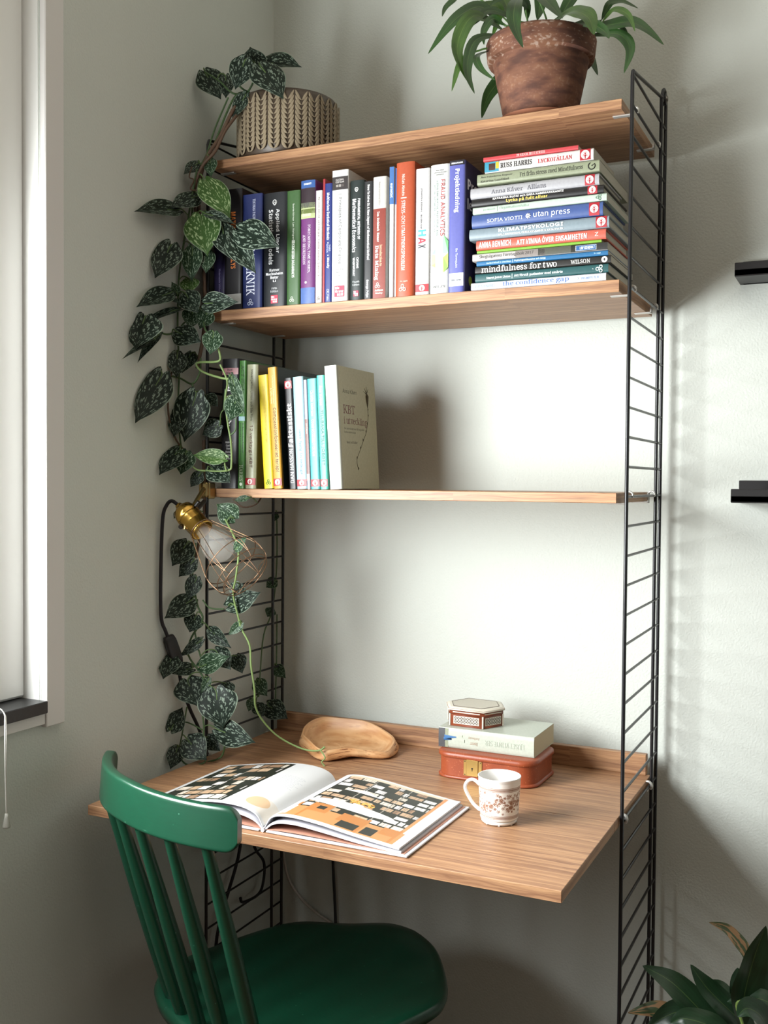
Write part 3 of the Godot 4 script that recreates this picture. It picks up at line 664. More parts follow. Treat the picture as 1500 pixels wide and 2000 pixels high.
func make_textures() -> void:
	var fine := noise(0.11, 3, 3)
	tex.paper = picture(128, 128, func(x: float, y: float) -> Color:
		var g := 0.965 + 0.035 * fine.get_noise_2d(x, y)
		return Color(g, g, g))
	tex.pages = picture(64, 256, func(_x: float, y: float) -> Color:
		var g := 0.9 + 0.1 * sin(y * 2.1) * cos(y * 0.73)
		return Color(g, g, g * 0.99))
	var w1 := noise(0.012, 11, 3)
	var w2 := noise(0.02, 12, 2)
	var w3 := noise(0.35, 13, 2)
	tex.walnut = picture(1024, 1024, func(x: float, y: float) -> Color:
		var bend := w2.get_noise_2d(x * 0.35, y * 1.3) * 14.0
		var broad := w1.get_noise_2d(x * 0.10, (y + bend) * 2.2)
		var vein := pow(0.5 + 0.5 * sin((y + bend) * 0.36 + 5.0 * broad), 3.0)
		var pore := w3.get_noise_2d(x * 0.035, y * 1.6)
		var t := clampf(0.56 + 0.44 * broad + 0.24 * pore - 0.20 * vein, 0.0, 1.0)
		return Color("75503a").lerp(Color("c1976e"), t))
	var rough := noise(0.09, 21, 4)
	tex.plaster = picture(512, 512, func(x: float, y: float) -> Color:
		var q := TAU / 512.0
		var g := 0.5 + 0.5 * rough.get_noise_3d(81.5 * cos(x * q), 81.5 * sin(x * q), y * 1.0)
		return Color(g, g, g))
	for k in 3:
		var b1 := noise(0.045, 30 + k, 3)
		var b2 := noise(0.10, 40 + k, 2)
		var dark: Color = [Color("17231b"), Color("213823"), Color("3c5a2a")][k]
		var pale: Color = [Color("8b9a8c"), Color("94a791"), Color("a5b88c")][k]
		tex["leaf%d" % k] = picture(192, 192, func(x: float, y: float) -> Color:
			var s := (x - 96) / 96.0
			var v := y / 192.0
			var edge := clampf((1.0 - absf(s)) * 6.0, 0.0, 1.0) * clampf(absf(s) * 9.0 - 0.25, 0.0, 1.0) * clampf((1.0 - v) * 5.0, 0.0, 1.0)
			var n := b1.get_noise_2d(x * 1.1, y * 0.75 + absf(s) * 42.0) + 0.45 * b2.get_noise_2d(x * 1.2, y * 0.8 + absf(s) * 45.0)
			var m := smoothstep(0.20, 0.30, n) * edge
			var c := dark.lerp(pale, m * 0.9)
			if absf(s) > 0.955:
				c = c.lerp(Color("a9b8a4"), 0.7)
			return c)
	var clay1 := noise(0.02, 51, 4)
	var clay2 := noise(0.11, 52, 3)
	tex.clay = picture(512, 256, func(x: float, y: float) -> Color:
		var q := TAU / 512.0
		var n := clay1.get_noise_3d(60.0 * cos(x * q), 60.0 * sin(x * q), y * 1.4)
		var f := clay2.get_noise_3d(81.0 * cos(x * q), 81.0 * sin(x * q), y * 1.0)
		var c := Color("5c382b").lerp(Color("7c553e"), clampf(0.45 + 0.9 * n, 0.0, 1.0))
		c = c.lerp(Color("452c22"), clampf(1.4 * -n - 0.1, 0.0, 0.6))
		var lime := smoothstep(0.2, 0.6, f + 0.5 * n) * (0.6 if y < 70 else 0.15)
		return c.lerp(Color("b9aca2"), lime))
	var burl := noise(0.012, 61, 4)
	var spot := noise(0.05, 62, 3)
	tex.burl = picture(512, 256, func(x: float, y: float) -> Color:
		var n := burl.get_noise_2d(x, y * 2.6)
		var f := spot.get_noise_2d(x * 0.6, y * 1.5)
		var c := Color("d9ae80").lerp(Color("b88152"), clampf(0.4 + 0.8 * n, 0.0, 1.0))
		var knot := smoothstep(0.36, 0.5, f) * (1.0 if y < 120 else 0.15)
		return c.lerp(Color("6a3d22"), knot * 0.8))
	var fleck := noise(0.16, 71, 2)
	tex.fibre = picture(512, 256, func(x: float, y: float) -> Color:
		var f := fleck.get_noise_2d(x * 0.8, y * 1.4)
		var c := Color("98492a").lerp(Color("883f24"), 0.5 + 0.5 * spot.get_noise_2d(x * 0.3, y * 0.3))
		return c.lerp(Color("e2a070"), smoothstep(0.62, 0.7, f)))
	tex.inlay = picture(128, 128, func(x: float, y: float) -> Color:
		var a := fposmod(x / 32.0, 1.0) - 0.5
		var b := fposmod(y / 32.0, 1.0) - 0.5
		var star := maxf(absf(absf(a) - absf(b)), 0.0)
		var petal := absf(a) * absf(b) * 4.0
		if star < 0.1 and petal > 0.03:
			return Color("ece6da")
		if absf(a) + absf(b) < 0.14:
			return Color("a9a59a")
		if maxf(absf(a), absf(b)) > 0.45 and absf(absf(a) - absf(b)) > 0.3:
			return Color("ddd4c4")
		return Color("37241a"))
	tex.lid = picture(128, 128, func(x: float, y: float) -> Color:
		var g := fine.get_noise_2d(x * 4.0, y * 4.0)
		return Color("d6cfbe").lerp(Color("8f877a"), 0.35 + 0.5 * g))
	tex.mug = mug_print()
	tex.page_left = page_picture(false)
	tex.page_right = page_picture(true)


func walnut(offset := Vector3.ZERO, scale := Vector3(1.5, 4.0, 1.0)) -> StandardMaterial3D:
	var key := "walnut %s %s" % [offset, scale]
	if not mats.has(key):
		var m := textured(tex.walnut, 0.46, scale)
		m.uv1_offset = offset
		mats[key] = m
	return mats[key]


func make_room() -> void:
	var paint := mat("ccd0c9", 0.75).duplicate()
	paint.heightmap_enabled = true
	paint.heightmap_texture = tex.plaster
	paint.heightmap_scale = 0.055
	paint.uv1_scale = Vector3.ONE * 4.2
	var white := mat("dcd9d6", 0.55)
	var s := Shape.new()
	s.box(V(1.93, 1.3, -0.1), V(4.7, 2.8, 0.2))
	structure("wall_back", s, paint, "pale sage painted plaster wall behind the shelves and desk", "wall")
	# the window wall, left open between z 0.68 and 1.75, y 0.913 and 2.12
	var t := 0.12
	var cx := WALL_X - t / 2
	s = Shape.new()
	s.box(V(cx, 1.3, 0.34), V(t, 2.8, 0.68))
	s.box(V(cx, 1.3, 3.275), V(t, 2.8, 3.05))
	s.box(V(cx, 0.4065, 1.215), V(t, 1.013, 1.07))
	s.box(V(cx, 2.41, 1.215), V(t, 0.58, 1.07))
	structure("wall_left", s, paint, "sage painted plaster wall with the window, beside the trailing plant", "wall")
	s = Shape.new()
	s.box(V(4.18, 1.3, 2.3), V(0.2, 2.8, 5.0))
	structure("wall_right", s, paint, "brown grey wall on the far right side of the room", "wall")
	s = Shape.new()
	s.box(V(1.93, 1.3, 4.7), V(4.7, 2.8, 0.2))
	structure("wall_front", s, mat("8c7260", 0.8), "brown grey wall behind the viewer, opposite the shelves", "wall")
	s = Shape.new()
	s.box(V(1.93, -0.06, 2.3), V(4.7, 0.12, 5.0))
	var boards: StandardMaterial3D = walnut(Vector3.ZERO, Vector3(0.7, 0.9, 1.0)).duplicate()
	boards.albedo_color = Color("8a7c74")
	structure("floor", s, boards, "dark brown wooden floor below the desk and chair", "floor")
	s = Shape.new()
	s.box(V(1.93, 2.66, 2.3), V(4.7, 0.12, 5.0))
	structure("ceiling", s, mat("e2d9cc", 0.85), "plain off-white ceiling above the room", "ceiling")
	# reveal, casement and pane of the window
	var w := Node3D.new()
	w.name = "window_1"
	w.set_meta("kind", "structure")
	tag(w, "deep white window recess cut off by the picture edge above the black sill", "window")
	add_child(w)
	s = Shape.new()
	s.box(V(cx - 0.001, 1.516, 0.677), V(t - 0.004, 1.206, 0.008))
	obj("reveal", s, mat("f0f0ed", 0.45), w)
	s = Shape.new()
	s.box(V(cx - 0.001, 1.516, 1.753), V(t - 0.004, 1.206, 0.008))
	obj("reveal", s, mat("f0f0ed", 0.45), w)
	s = Shape.new()
	s.box(V(cx - 0.001, 2.116, 1.215), V(t - 0.004, 0.008, 1.07))
	obj("lintel_board", s, mat("f0f0ed", 0.45), w)
	s = Shape.new()
	for e in [[0.725, 0.09], [1.215, 0.05], [1.71, 0.05]]:
		s.box(V(-0.0975, 1.516, e[0]), V(0.045, 1.2, e[1]), 0.004)
	for y in [0.945, 2.09]:
		s.box(V(-0.0985, y, 1.065 + 0.02), V(0.041, 0.05, 0.76 - 0.13), 0.004)
	obj("casement", s, mat("f2f2ef", 0.4), w)
	var glass := mat("ffffff", 0.02).duplicate()
	glass.transparency = BaseMaterial3D.TRANSPARENCY_ALPHA
	glass.albedo_color = Color(1, 1, 1, 0.05)
	for z in [0.9675, 1.4625]:
		s = Shape.new()
		s.box(V(-0.104, 1.516, z), V(0.004, 1.12, 0.445))
		obj("pane", s, glass, w)
	for y in [1.25, 1.93]:
		s = Shape.new()
		s.lathe([Vector2(0, 0.002), Vector2(0.004, 0.0015), Vector2(0.005, 0)], 12, V(-0.085, y, 0.681), [], TAU, Basis(Vector3.RIGHT, PI / 2))
		obj("plug_button", s, mat("dfdfd8", 0.5), w)
	s = Shape.new()
	s.box(V(WALL_X + 0.006, 1.5, 0.6605), V(0.012, 1.256, 0.041), 0.0015)
	s.box(V(WALL_X + 0.006, 1.5, 1.771), V(0.012, 1.256, 0.041), 0.0015)
	s.box(V(WALL_X + 0.006, 2.139, 1.215), V(0.012, 0.041, 1.07), 0.0015)
	structure("trim_1", s, white, "flat grey white casing down the edge of the window recess", "window casing")
	s = Shape.new()
	s.box(V(WALL_X + 0.005, 0.8865, 1.2165), V(0.01, 0.0185, 1.07), 0.001)
	structure("trim_2", s, white, "narrow grey white apron strip under the black window sill", "window apron")
	var slate := textured(picture(128, 128, func(x: float, y: float) -> Color:
		var g := 0.10 + 0.03 * noise_at(x, y)
		return Color(g, g, g * 1.05)), 0.35, Vector3(6, 6, 6))
	s = Shape.new()
	s.box(V(-0.067, 0.9055, 1.2165), V(0.086, 0.019, 1.066), 0.0012)
	structure("window_sill", s, slate, "black stone window sill with a worn front edge", "window sill")
	s = Shape.new()
	s.box(V(2.47, 0.04, 0.007), V(3.2, 0.08, 0.014), 0.002)
	structure("baseboard_back", s, white, "low grey white skirting along the foot of the shelf wall", "baseboard")


var stone := noise(0.2, 81, 3)


func noise_at(x: float, y: float) -> float:
	return stone.get_noise_2d(x, y)


func make_ladder(called: String, label: String, x: float) -> void:
	var black := mat("17171a", 0.32)
	var t := thing(called, label, "shelf ladder", V(x, 0, 0), "side ladders of the wall shelf")
	var s := Shape.new()
	s.tube([V(0, 0, 0.297), V(0, 1.0, 0.297), V(0, 1.883, 0.297), V(0, 1.8915, 0.2935)], 0.0031, 8)
	obj("post", s, black, t)
	for z in [0.062, 0.022]:
		s = Shape.new()
		var arch := []
		if z < 0.05:
			arch = [V(0, 0, 0.022), V(0, 1.0, 0.022), V(0, 1.933, 0.022)]
			for k in 9:
				var a := PI * k / 8
				arch.append(V(0, 1.935 + 0.0155 * sin(a), 0.0375 - 0.0155 * cos(a)))
			arch.append(V(0, 1.925, 0.053))
		else:
			arch = [V(0, 0, z), V(0, 1.0, z), V(0, 1.93, z)]
		s.tube(arch, 0.0031, 8)
		obj("post", s, black, t)
	s = Shape.new()
	s.tube([V(0, 1.8915, 0.2935), V(0, 1.932, 0.05), V(0, 1.934, 0.03)], 0.0028, 8)
	obj("top_rail", s, black, t)
	s = Shape.new()
	s.tube([V(-0.004, 1.9345, 0.0375), V(0.004, 1.9345, 0.0375)], 0.011, 14)
	obj("screw_eye", s, black, t)
	s = Shape.new()
	s.tube([V(0.004, 1.9345, 0.0375), V(0.0065, 1.9345, 0.0375)], [0.005, 0.004], 12)
	obj("screw", s, mat("8a8680", 0.35, 0.9), t, "dull metal screw head")
	for n in range(1, 41):
		var y := 1.9325 - 0.04622 * n
		s = Shape.new()
		s.tube([V(0, y, 0.297), V(0, y, 0.02)], 0.0022, 6)
		obj("rung", s, black, t)


func make_shelves() -> void:
	var where := ["highest walnut shelf board carrying the two potted plants", "middle walnut shelf board carrying the long row and the pile of books", "lowest walnut shelf board with the short row of books at its left"]
	for k in 3:
		var top: float = SHELF_TOPS[k]
		var th: float = [0.0156, 0.019, 0.0162][k]
		var t := thing("wall_shelf", where[k], "shelf", Vector3.ZERO, "walnut shelf boards")
		var s := Shape.new()
		s.box(V(0.3865, top - th / 2, 0.162), V(0.760, th, 0.261), 0.0008)
		obj("board", s, walnut(V(0.13 * k, 0.37 * k, 0)), t)
		var y: float = 0.0
		y = 1.9325 - 0.04622 * [2, 8, 15][k]
		for x in [0.0, 0.783]:
			var sg := 1.0 if x == 0.0 else -1.0
			for z in [0.262, 0.082]:
				s = Shape.new()
				var low := top - th - 0.0012
				s.box(V(x + sg * 0.022, low, z), V(0.03, 0.0022, 0.009), 0.0005)
				s.box(V(x + sg * 0.0085, (low + maxf(y, low) + 0.004) / 2, z), V(0.003, maxf(y, low) + 0.006 - low, 0.009), 0.0005)
				var hook := []
				for j in 8:
					var a := PI * j / 7 * 1.25
					hook.append(V(x + sg * (0.003 + 0.0055 * cos(a)), maxf(y, low) + 0.002 + 0.0055 * sin(a), z))
				s.tube(hook, 0.0018, 6)
				obj("shelf_clip", s, mat("c9c7c2", 0.35, 0.6), t, "pale metal clip hooked over a ladder rung")


func make_desk() -> void:
	var t := thing("wall_desk", "walnut desk top hung between the ladders under the shelves", "desk")
	var s := Shape.new()
	s.box(V(0.3915, 0.7318, 0.1865), V(0.775, 0.0162, 0.287), 0.0007)
	obj("rear_board", s, walnut(V(0.61, 0.2, 0)), t)
	s = Shape.new()
	s.box(V(0.3915, 0.7318, 0.4785), V(0.775, 0.0162, 0.296), 0.0007)
	obj("front_board", s, walnut(V(0.35, 0.71, 0)), t)
	s = Shape.new()
	s.box(V(0.389, 0.7583, 0.046), V(0.766, 0.0366, 0.0155), 0.001)
	obj("backsplash", s, walnut(V(0.05, 0.9, 0)), t)
	for x in [0.0, 0.783]:
		for z in [0.284, 0.085]:
			s = Shape.new()
			var sg := 1.0 if x == 0.0 else -1.0
			var hook := []
			for j in 9:
				var a := PI * j / 8 * 1.3
				hook.append(V(x + sg * (0.001 + 0.006 * cos(a)), 0.732 + 0.007 * sin(a), z))
			s.tube(hook, 0.0026, 6)
			s.box(V(x + sg * 0.012, 0.7225, z), V(0.022, 0.0022, 0.01), 0.0005)
			obj("desk_clip", s, mat("c9c7c2", 0.35, 0.6), t, "pale metal clip hooked over a ladder rung")


func make_chair() -> void:
	var green := textured(picture(256, 256, func(x: float, y: float) -> Color:
		var g := noise_at(x * 0.2, y * 1.5)
		var c := Color("083524").lerp(Color("0b3f2b"), 0.5 + 0.5 * g)
		return c.lerp(Color("7fae98"), smoothstep(0.74, 0.8, noise_at(x * 1.1 + 300, y * 1.1)))), 0.33, Vector3(1.0, 1.0, 1.0))
	green.clearcoat_enabled = true
	green.clearcoat = 0.25
	green.clearcoat_roughness = 0.25
	green.uv1_triplanar = true
	green.uv1_scale = Vector3.ONE * 3.0
	var t := thing("spindle_chair", "dark green painted spindle back chair pushed up to the desk", "chair", V(0.306, 0, 0.448))
	t.rotation.y = -0.437
	# local axes: x to the sitter's right of the picture, -z towards the desk
	var outline := []
	for q in [[0.0, -0.238], [0.06, -0.230], [0.112, -0.204], [0.160, -0.166], [0.192, -0.122], [0.203, -0.05], [0.200, 0.05], [0.19, 0.13], [0.158, 0.19], [0.09, 0.222], [0.0, 0.23]]:
		outline.append(V(q[0], 0, q[1]))
	for k in range(outline.size() - 2, 0, -1):
		outline.append(V(-outline[k].x, 0, outline[k].z))
	outline.append(outline[0])
	var edge := spline(outline, 5)
	edge.pop_back()
	var s := Shape.new()
	var rings := []
	for l in [[0.0, 0.408, 0.86], [0.004, 0.411, 0.93], [0.0, 0.42, 0.985], [0.0, 0.434, 1.0], [0.0, 0.4405, 0.99], [0.0, 0.4435, 0.97], [0, 0.443, 0.9], [0, 0.4385, 0.78], [0, 0.434, 0.6], [0, 0.4325, 0.4], [0, 0.432, 0.2], [0, 0.432, 0.02]]:
		var r := PackedVector3Array()
		for q in edge:
			# the front swells into a low ridge between the thighs
			var front := clampf((-q.z * l[2] - 0.06) / 0.14, 0.0, 1.0)
			var ridge: float = front * front * (0.015 * cos(q.x * l[2] * 15.0)) if l[1] > 0.43 else 0.0
			r.append(V(q.x * l[2], l[1] + ridge + 0.004, q.z * l[2]))
		rings.append(r)
	s.loft(rings)
	obj("seat", s, green, t)
	# crest rail: a bent board whose ends curl forward
	s = Shape.new()
	rings = []
	for k in 57:
		var q := sin(PI / 2 * (k / 28.0 - 1.0))
		var ang := q * 0.665
		var rad := 0.318
		var c := V(sin(ang) * rad - 0.002, 0, cos(ang) * rad - 0.002 - 0.0)
		var n := V(sin(ang), 0.10, cos(ang)).normalized()
		var tip := sqrt(maxf(0.0, 1.0 - pow(maxf(0.0, absf(q) - 0.9) / 0.1, 2.4) * 0.72))
		var hh := 0.030 * tip
		var th := 0.0085
		var mid := V(0, 0.795 + 0.006 * (1.0 - absf(q)), 0)
		var ring := PackedVector3Array()
		for e in [[-0.5, -1.0], [0.5, -1.0], [0.75, -0.985], [0.95, -0.94], [1.0, -0.88], [1.0, -0.8], [1.0, 0.0], [1.0, 0.78], [1.0, 0.86], [0.92, 0.95], [0.7, 0.99], [0.4, 1.0], [-0.5, 1.0], [-0.85, 0.96], [-1.0, 0.86], [-1.0, 0.78], [-1.0, -0.78], [-1.0, -0.88], [-0.85, -0.96]]:
			var up := V(0, 1, 0) - n * 0.1
			ring.append(c + mid + n * (th * e[0]) + up.normalized() * (hh * e[1]) + V(0, 0, 0.03 * e[1] * hh))
		rings.append(ring)
	s.loft(rings)
	obj("crest_rail", s, green, t)
	for k in 6:
		var q := (k - 2.5)
		var base := V(q * 0.0525 - 0.004, 0.432, 0.208 - 0.0055 * q * q)
		var ang := q * 0.2
		var head := V(sin(ang) * 0.318 - 0.002, 0.768, cos(ang) * 0.318 - 0.006)
		s = Shape.new()
		var pts := []; var rr := []
		for j in 11:
			var f := j / 10.0
			pts.append(base.lerp(head, f))
			rr.append(lerpf(0.0105, 0.0078, f) + 0.0032 * sin(PI * minf(1.0, f * 1.05)) * (1.0 - f * 0.5))
		s.tube(pts, rr, 12)
		obj("spindle", s, green, t)
	for e in [[-0.15, -0.1, -0.19, -0.16], [0.15, -0.1, 0.19, -0.16], [-0.13, 0.14, -0.17, 0.22], [0.13, 0.14, 0.17, 0.22]]:
		s = Shape.new()
		var a := V(e[0], 0.415, e[1]); var b := V(e[2], 0.0, e[3])
		s.tube([a, a.lerp(b, 0.35), a.lerp(b, 0.7), b], [0.014, 0.019, 0.016, 0.011], 12)
		obj("leg", s, green, t)


func make_ledges() -> void:
	for k in 2:
		var y: float = [1.607, 1.2285][k]
		var t := thing("picture_ledge", ["upper black picture ledge on the right wall, seen from below", "lower black picture ledge level with the lowest shelf"][k], "picture ledge", V(0.911, y, 0), "black picture ledges")
		var s := Shape.new()
		s.box(V(0.25, 0.006, 0.0405), V(0.5, 0.012, 0.081), 0.001)
		obj("base_board", s, mat("1e1c1d", 0.42), t)
		s = Shape.new()
		s.box(V(0.25, 0.012, 0.0755), V(0.5, 0.0225, 0.011), 0.001)
		obj("front_lip", s, mat("1e1c1d", 0.42), t)
		s = Shape.new()
		s.box(V(0.25, 0.019, 0.0055), V(0.49, 0.038, 0.011), 0.001)
		obj("back_board", s, mat("1e1c1d", 0.42), t)


# a blade along a spline: half width grows and shrinks, the sides fold up a little from the midrib
func blade(s: Shape, pts: Array, width: float, facing: Vector3, fold := 0.25, wave := 0.0) -> void:
	var line := spline(pts, 7)
	var n := line.size()
	var rows := []
	for i in n:
		var f := float(i) / (n - 1)
		var t: Vector3 = (line[mini(i + 1, n - 1)] - line[maxi(i - 1, 0)]).normalized()
		var side := t.cross(facing).normalized()
		var nn := side.cross(t).normalized()
		var w := width * 0.5 * (0.06 + 0.97 * pow(sin(PI * pow(clampf(f * 1.02 - 0.02, 0.0, 1.0), 0.85)), 1.15)) * (1.0 if f < 0.999 else 0.1)
		var row := PackedVector3Array()
		for j in 7:
			var q := j / 3.0 - 1.0
			row.append(line[i] + side * w * q + nn * w * (fold * absf(q) - 0.1 * q * q + wave * sin(f * 17.0 + q * 2.0) * absf(q)))
		rows.append(row)
	s.loft(rows, false, false, false, [], false)


func leaf_green(k: int) -> StandardMaterial3D:
	var key := "blade%d" % k
	if not mats.has(key):
		var b := noise(0.02, 90 + k, 3)
		var c0: Color = [Color("223d1c"), Color("33521f"), Color("1d3520")][k]
		var c1: Color = [Color("335427"), Color("4b6a2c"), Color("28482e")][k]
		var m := textured(picture(128, 128, func(x: float, y: float) -> Color:
			var s := absf(x - 64) / 64.0
			var c := c0.lerp(c1, 0.5 + 0.5 * b.get_noise_2d(x, y) + 0.12 * sin(s * 26.0 - y * 0.35))
			return c.lerp(Color("7d934e"), 0.6 * smoothstep(0.045, 0.0, s))), 0.34)
		m.backlight_enabled = true
		m.backlight = Color(0.22, 0.26, 0.12)
		mats[key] = m
	return mats[key]


func make_pots() -> void:
	# terracotta pot with its long leaved plant
	var t := thing("potted_plant", "drooping long leaved green plant in a weathered terracotta pot on the highest shelf", "potted plant", V(0.610, 1.8533, 0.207))
	var clay := textured(tex.clay, 0.85)
	var s := Shape.new()
	s.lathe([Vector2(0, 0), Vector2(0.06, 0), Vector2(0.069, 0.004), Vector2(0.072, 0.012), Vector2(0.069, 0.0125), Vector2(0.062, 0.006), Vector2(0, 0.006)], 40, Vector3.ZERO, [3, 4])
	obj("saucer", s, mat("8a573e", 0.85), t)
	s = Shape.new()
	s.lathe([Vector2(0, 0.0065), Vector2(0.057, 0.0065), Vector2(0.0595, 0.009), Vector2(0.079, 0.104), Vector2(0.0805, 0.108), Vector2(0.0875, 0.110), Vector2(0.0895, 0.114), Vector2(0.092, 0.139), Vector2(0.0905, 0.143), Vector2(0.087, 0.144), Vector2(0.083, 0.142), Vector2(0.079, 0.12), Vector2(0, 0.12)], 56, Vector3.ZERO, [4, 5])
	# clay texture runs round the pot with its limy part towards the rim
	for k in s.u.size():
		s.u[k] = Vector2(atan2(s.p[k].z, s.p[k].x) / TAU, 1.0 - s.p[k].y / 0.145)
	for k in range(0, s.u.size(), 3):
		for j in [1, 2]:
			if s.u[k + j].x - s.u[k].x > 0.5:
				s.u[k + j].x -= 1.0
			elif s.u[k + j].x - s.u[k].x < -0.5:
				s.u[k + j].x += 1.0
	obj("pot", s, clay, t, "weathered terracotta pot with lime stains round the rim")
	s = Shape.new()
	s.lathe([Vector2(0, 0.127), Vector2(0.04, 0.129), Vector2(0.079, 0.125)], 24)
	obj("soil", s, mat("2e241d", 0.95), t)
	var off := t.position
	var i := 0
	for b in long_blades():
		s = Shape.new()
		var pts: Array = []
		for q in b.slice(1):
			pts.append(q - off)
		blade(s, pts, b[0], V(0.35, 0.25, 0.9) + V(rng.randf_range(-0.3, 0.3), rng.randf_range(-0.2, 0.3), 0), 0.22, 0.06)
		obj("leaf", s, leaf_green(1 if i % 4 == 1 else 0), t)
		i += 1
	s = Shape.new()
	for b in long_blades():
		var a: Vector3 = b[1] - off
		var root := V(rng.randf_range(-0.035, 0.035), 0.125, rng.randf_range(-0.03, 0.04))
		s.tube(spline([root, root.lerp(a, 0.5) + V(0, 0.012, 0), a], 4), 0.0016, 5)
	obj("leaf_stalks", s, mat("4a6b34", 0.5), t)
	# stoneware pot with raised leaf columns
	t = thing("potted_plant", "trailing plant with silver flecked heart leaves in a beige relief pot, hanging to the desk", "potted plant", V(0.115, 1.8533, 0.2))
	trailing = t
	var glaze := mat("4a3d31", 0.42)
	s = Shape.new()
	s.lathe([Vector2(0, 0), Vector2(0.086, 0), Vector2(0.091, 0.003), Vector2(0.094, 0.02), Vector2(0.0955, 0.09), Vector2(0.0945, 0.108), Vector2(0.091, 0.116), Vector2(0.087, 0.117), Vector2(0.085, 0.112), Vector2(0.085, 0.09), Vector2(0, 0.09)], 64)
	obj("pot", s, glaze, t)
	s = Shape.new()
	var cols := 24
	for c in cols:
		for r in 11:
			for sd in [-1.0, 1.0]:
				var a0 := TAU * c / cols
				var y0 := 0.006 + r * 0.0088
				var da := TAU / cols * 0.46
				var rings := []
				for k in 6:
					var f := k / 5.0
					var w := 0.0030 * pow(sin(PI * clampf(f * 0.94 + 0.03, 0, 1)), 0.8) + 0.0002
					var aa: float = a0 + sd * (da * 0.06 + da * 0.9 * pow(f, 0.8))
					var yy := y0 + 0.0165 * pow(f, 1.25)
					var rad := 0.0957
					var o := V(cos(aa), 0, sin(aa))
					var side := V(0, 1, 0).rotated(o, -sd * 1.0)
					var c0 := o * rad + V(0, yy, 0)
					rings.append(PackedVector3Array([c0 + side * w, c0 + side * w * 0.5 + o * 0.0014, c0 + o * 0.0006, c0 - side * w * 0.5 + o * 0.0014, c0 - side * w, c0 - o * 0.001]))
				s.loft(rings)
	var relief := obj("leaf_relief", s, mat("94866f", 0.42), t, "pale raised leaf columns")
	relief.set_meta("kind", "stuff")
	s = Shape.new()
	s.lathe([Vector2(0, 0.098), Vector2(0.05, 0.1), Vector2(0.085, 0.096)], 24)
	obj("soil", s, mat("2e241d", 0.95), t)


var trailing: Node3D


func make_trailing_plant() -> void:
	var off := trailing.position
	var stems := []
	for v in vine_lines():
		var pts := []
		for q in v.slice(2):
			pts.append(q - off)
		var line := spline(pts, 5)
		stems.append_array(line)
		var s := Shape.new()
		s.tube(line, v[0], 6)
		obj("vine", s, mat(["5a4434", "46603a", "7a9158"][v[1]], 0.55), trailing)
	var skins := []
	for k in 3:
		var m := textured(tex["leaf%d" % k], 0.45)
		m.metallic_specular = 0.32
		m.backlight_enabled = true
		m.backlight = Color(0.07, 0.10, 0.04)
		skins.append(m)
	var stalks := Shape.new()
	for e in heart_leaves():
		var base: Vector3 = e[0] - off
		var tip: Vector3 = e[1] - off
		var axis := tip - base
		var length := axis.length()
		axis /= length
		var facing := V(0.5, 0.22, 0.85) + V(rng.randf_range(-0.25, 0.25), rng.randf_range(-0.2, 0.25), rng.randf_range(-0.1, 0.2))
		var side := axis.cross(facing).normalized()
		var nn := side.cross(axis).normalized()
		var narrow: bool = e[2] < length * 0.4
		var fold := 0.55 if narrow else rng.randf_range(0.12, 0.3)
		var half: float = e[2] * 0.5 * (1.4 if narrow else 1.27)
		var bend := rng.randf_range(0.06, 0.2)
		var shape := [0.50, 0.82, 0.96, 1.0, 0.985, 0.93, 0.84, 0.71, 0.54, 0.34, 0.13, 0.0]
		var s := Shape.new()
		var rows := []
		for i in 12:
			var f := i / 11.0
			var row := PackedVector3Array()
			for j in 9:
				var q := j / 4.0 - 1.0
				var lobe := 0.13 * pow(1.0 - f, 2.5) * (1.0 - pow(2.0 * absf(q) - 1.0, 2.0))
				var w: float = half * shape[i] * q
				var lift := absf(w) * fold - bend * length * f * f - 0.25 * w * w / maxf(half, 0.001) + 0.04 * half * sin(f * 9.0 + q * 3.0) * absf(q)
				var spot := base + axis * length * (f - lobe) + side * w + nn * lift
				spot.x = maxf(spot.x, WALL_X + 0.003 - off.x)
				row.append(spot)
			rows.append(row)
		s.loft(rows, false, false, false, [], false)
		# across the leaf runs u, along it v
		obj("leaf", s, skins[e[3]], trailing)
		var near := Vector3.ZERO
		var best := 9.0
		for q in stems:
			if q.y > base.y - 0.012 and base.distance_squared_to(q) < best:
				best = base.distance_squared_to(q); near = q
		if sqrt(best) < 0.09:
			stalks.tube(spline([near, near.lerp(base, 0.5) + V(0, 0.006, 0.003), base, base.lerp(tip, 0.25) - nn * 0.0008], 4), 0.0012, 5)
	obj("leaf_stalks", stalks, mat("566f40", 0.55), trailing)


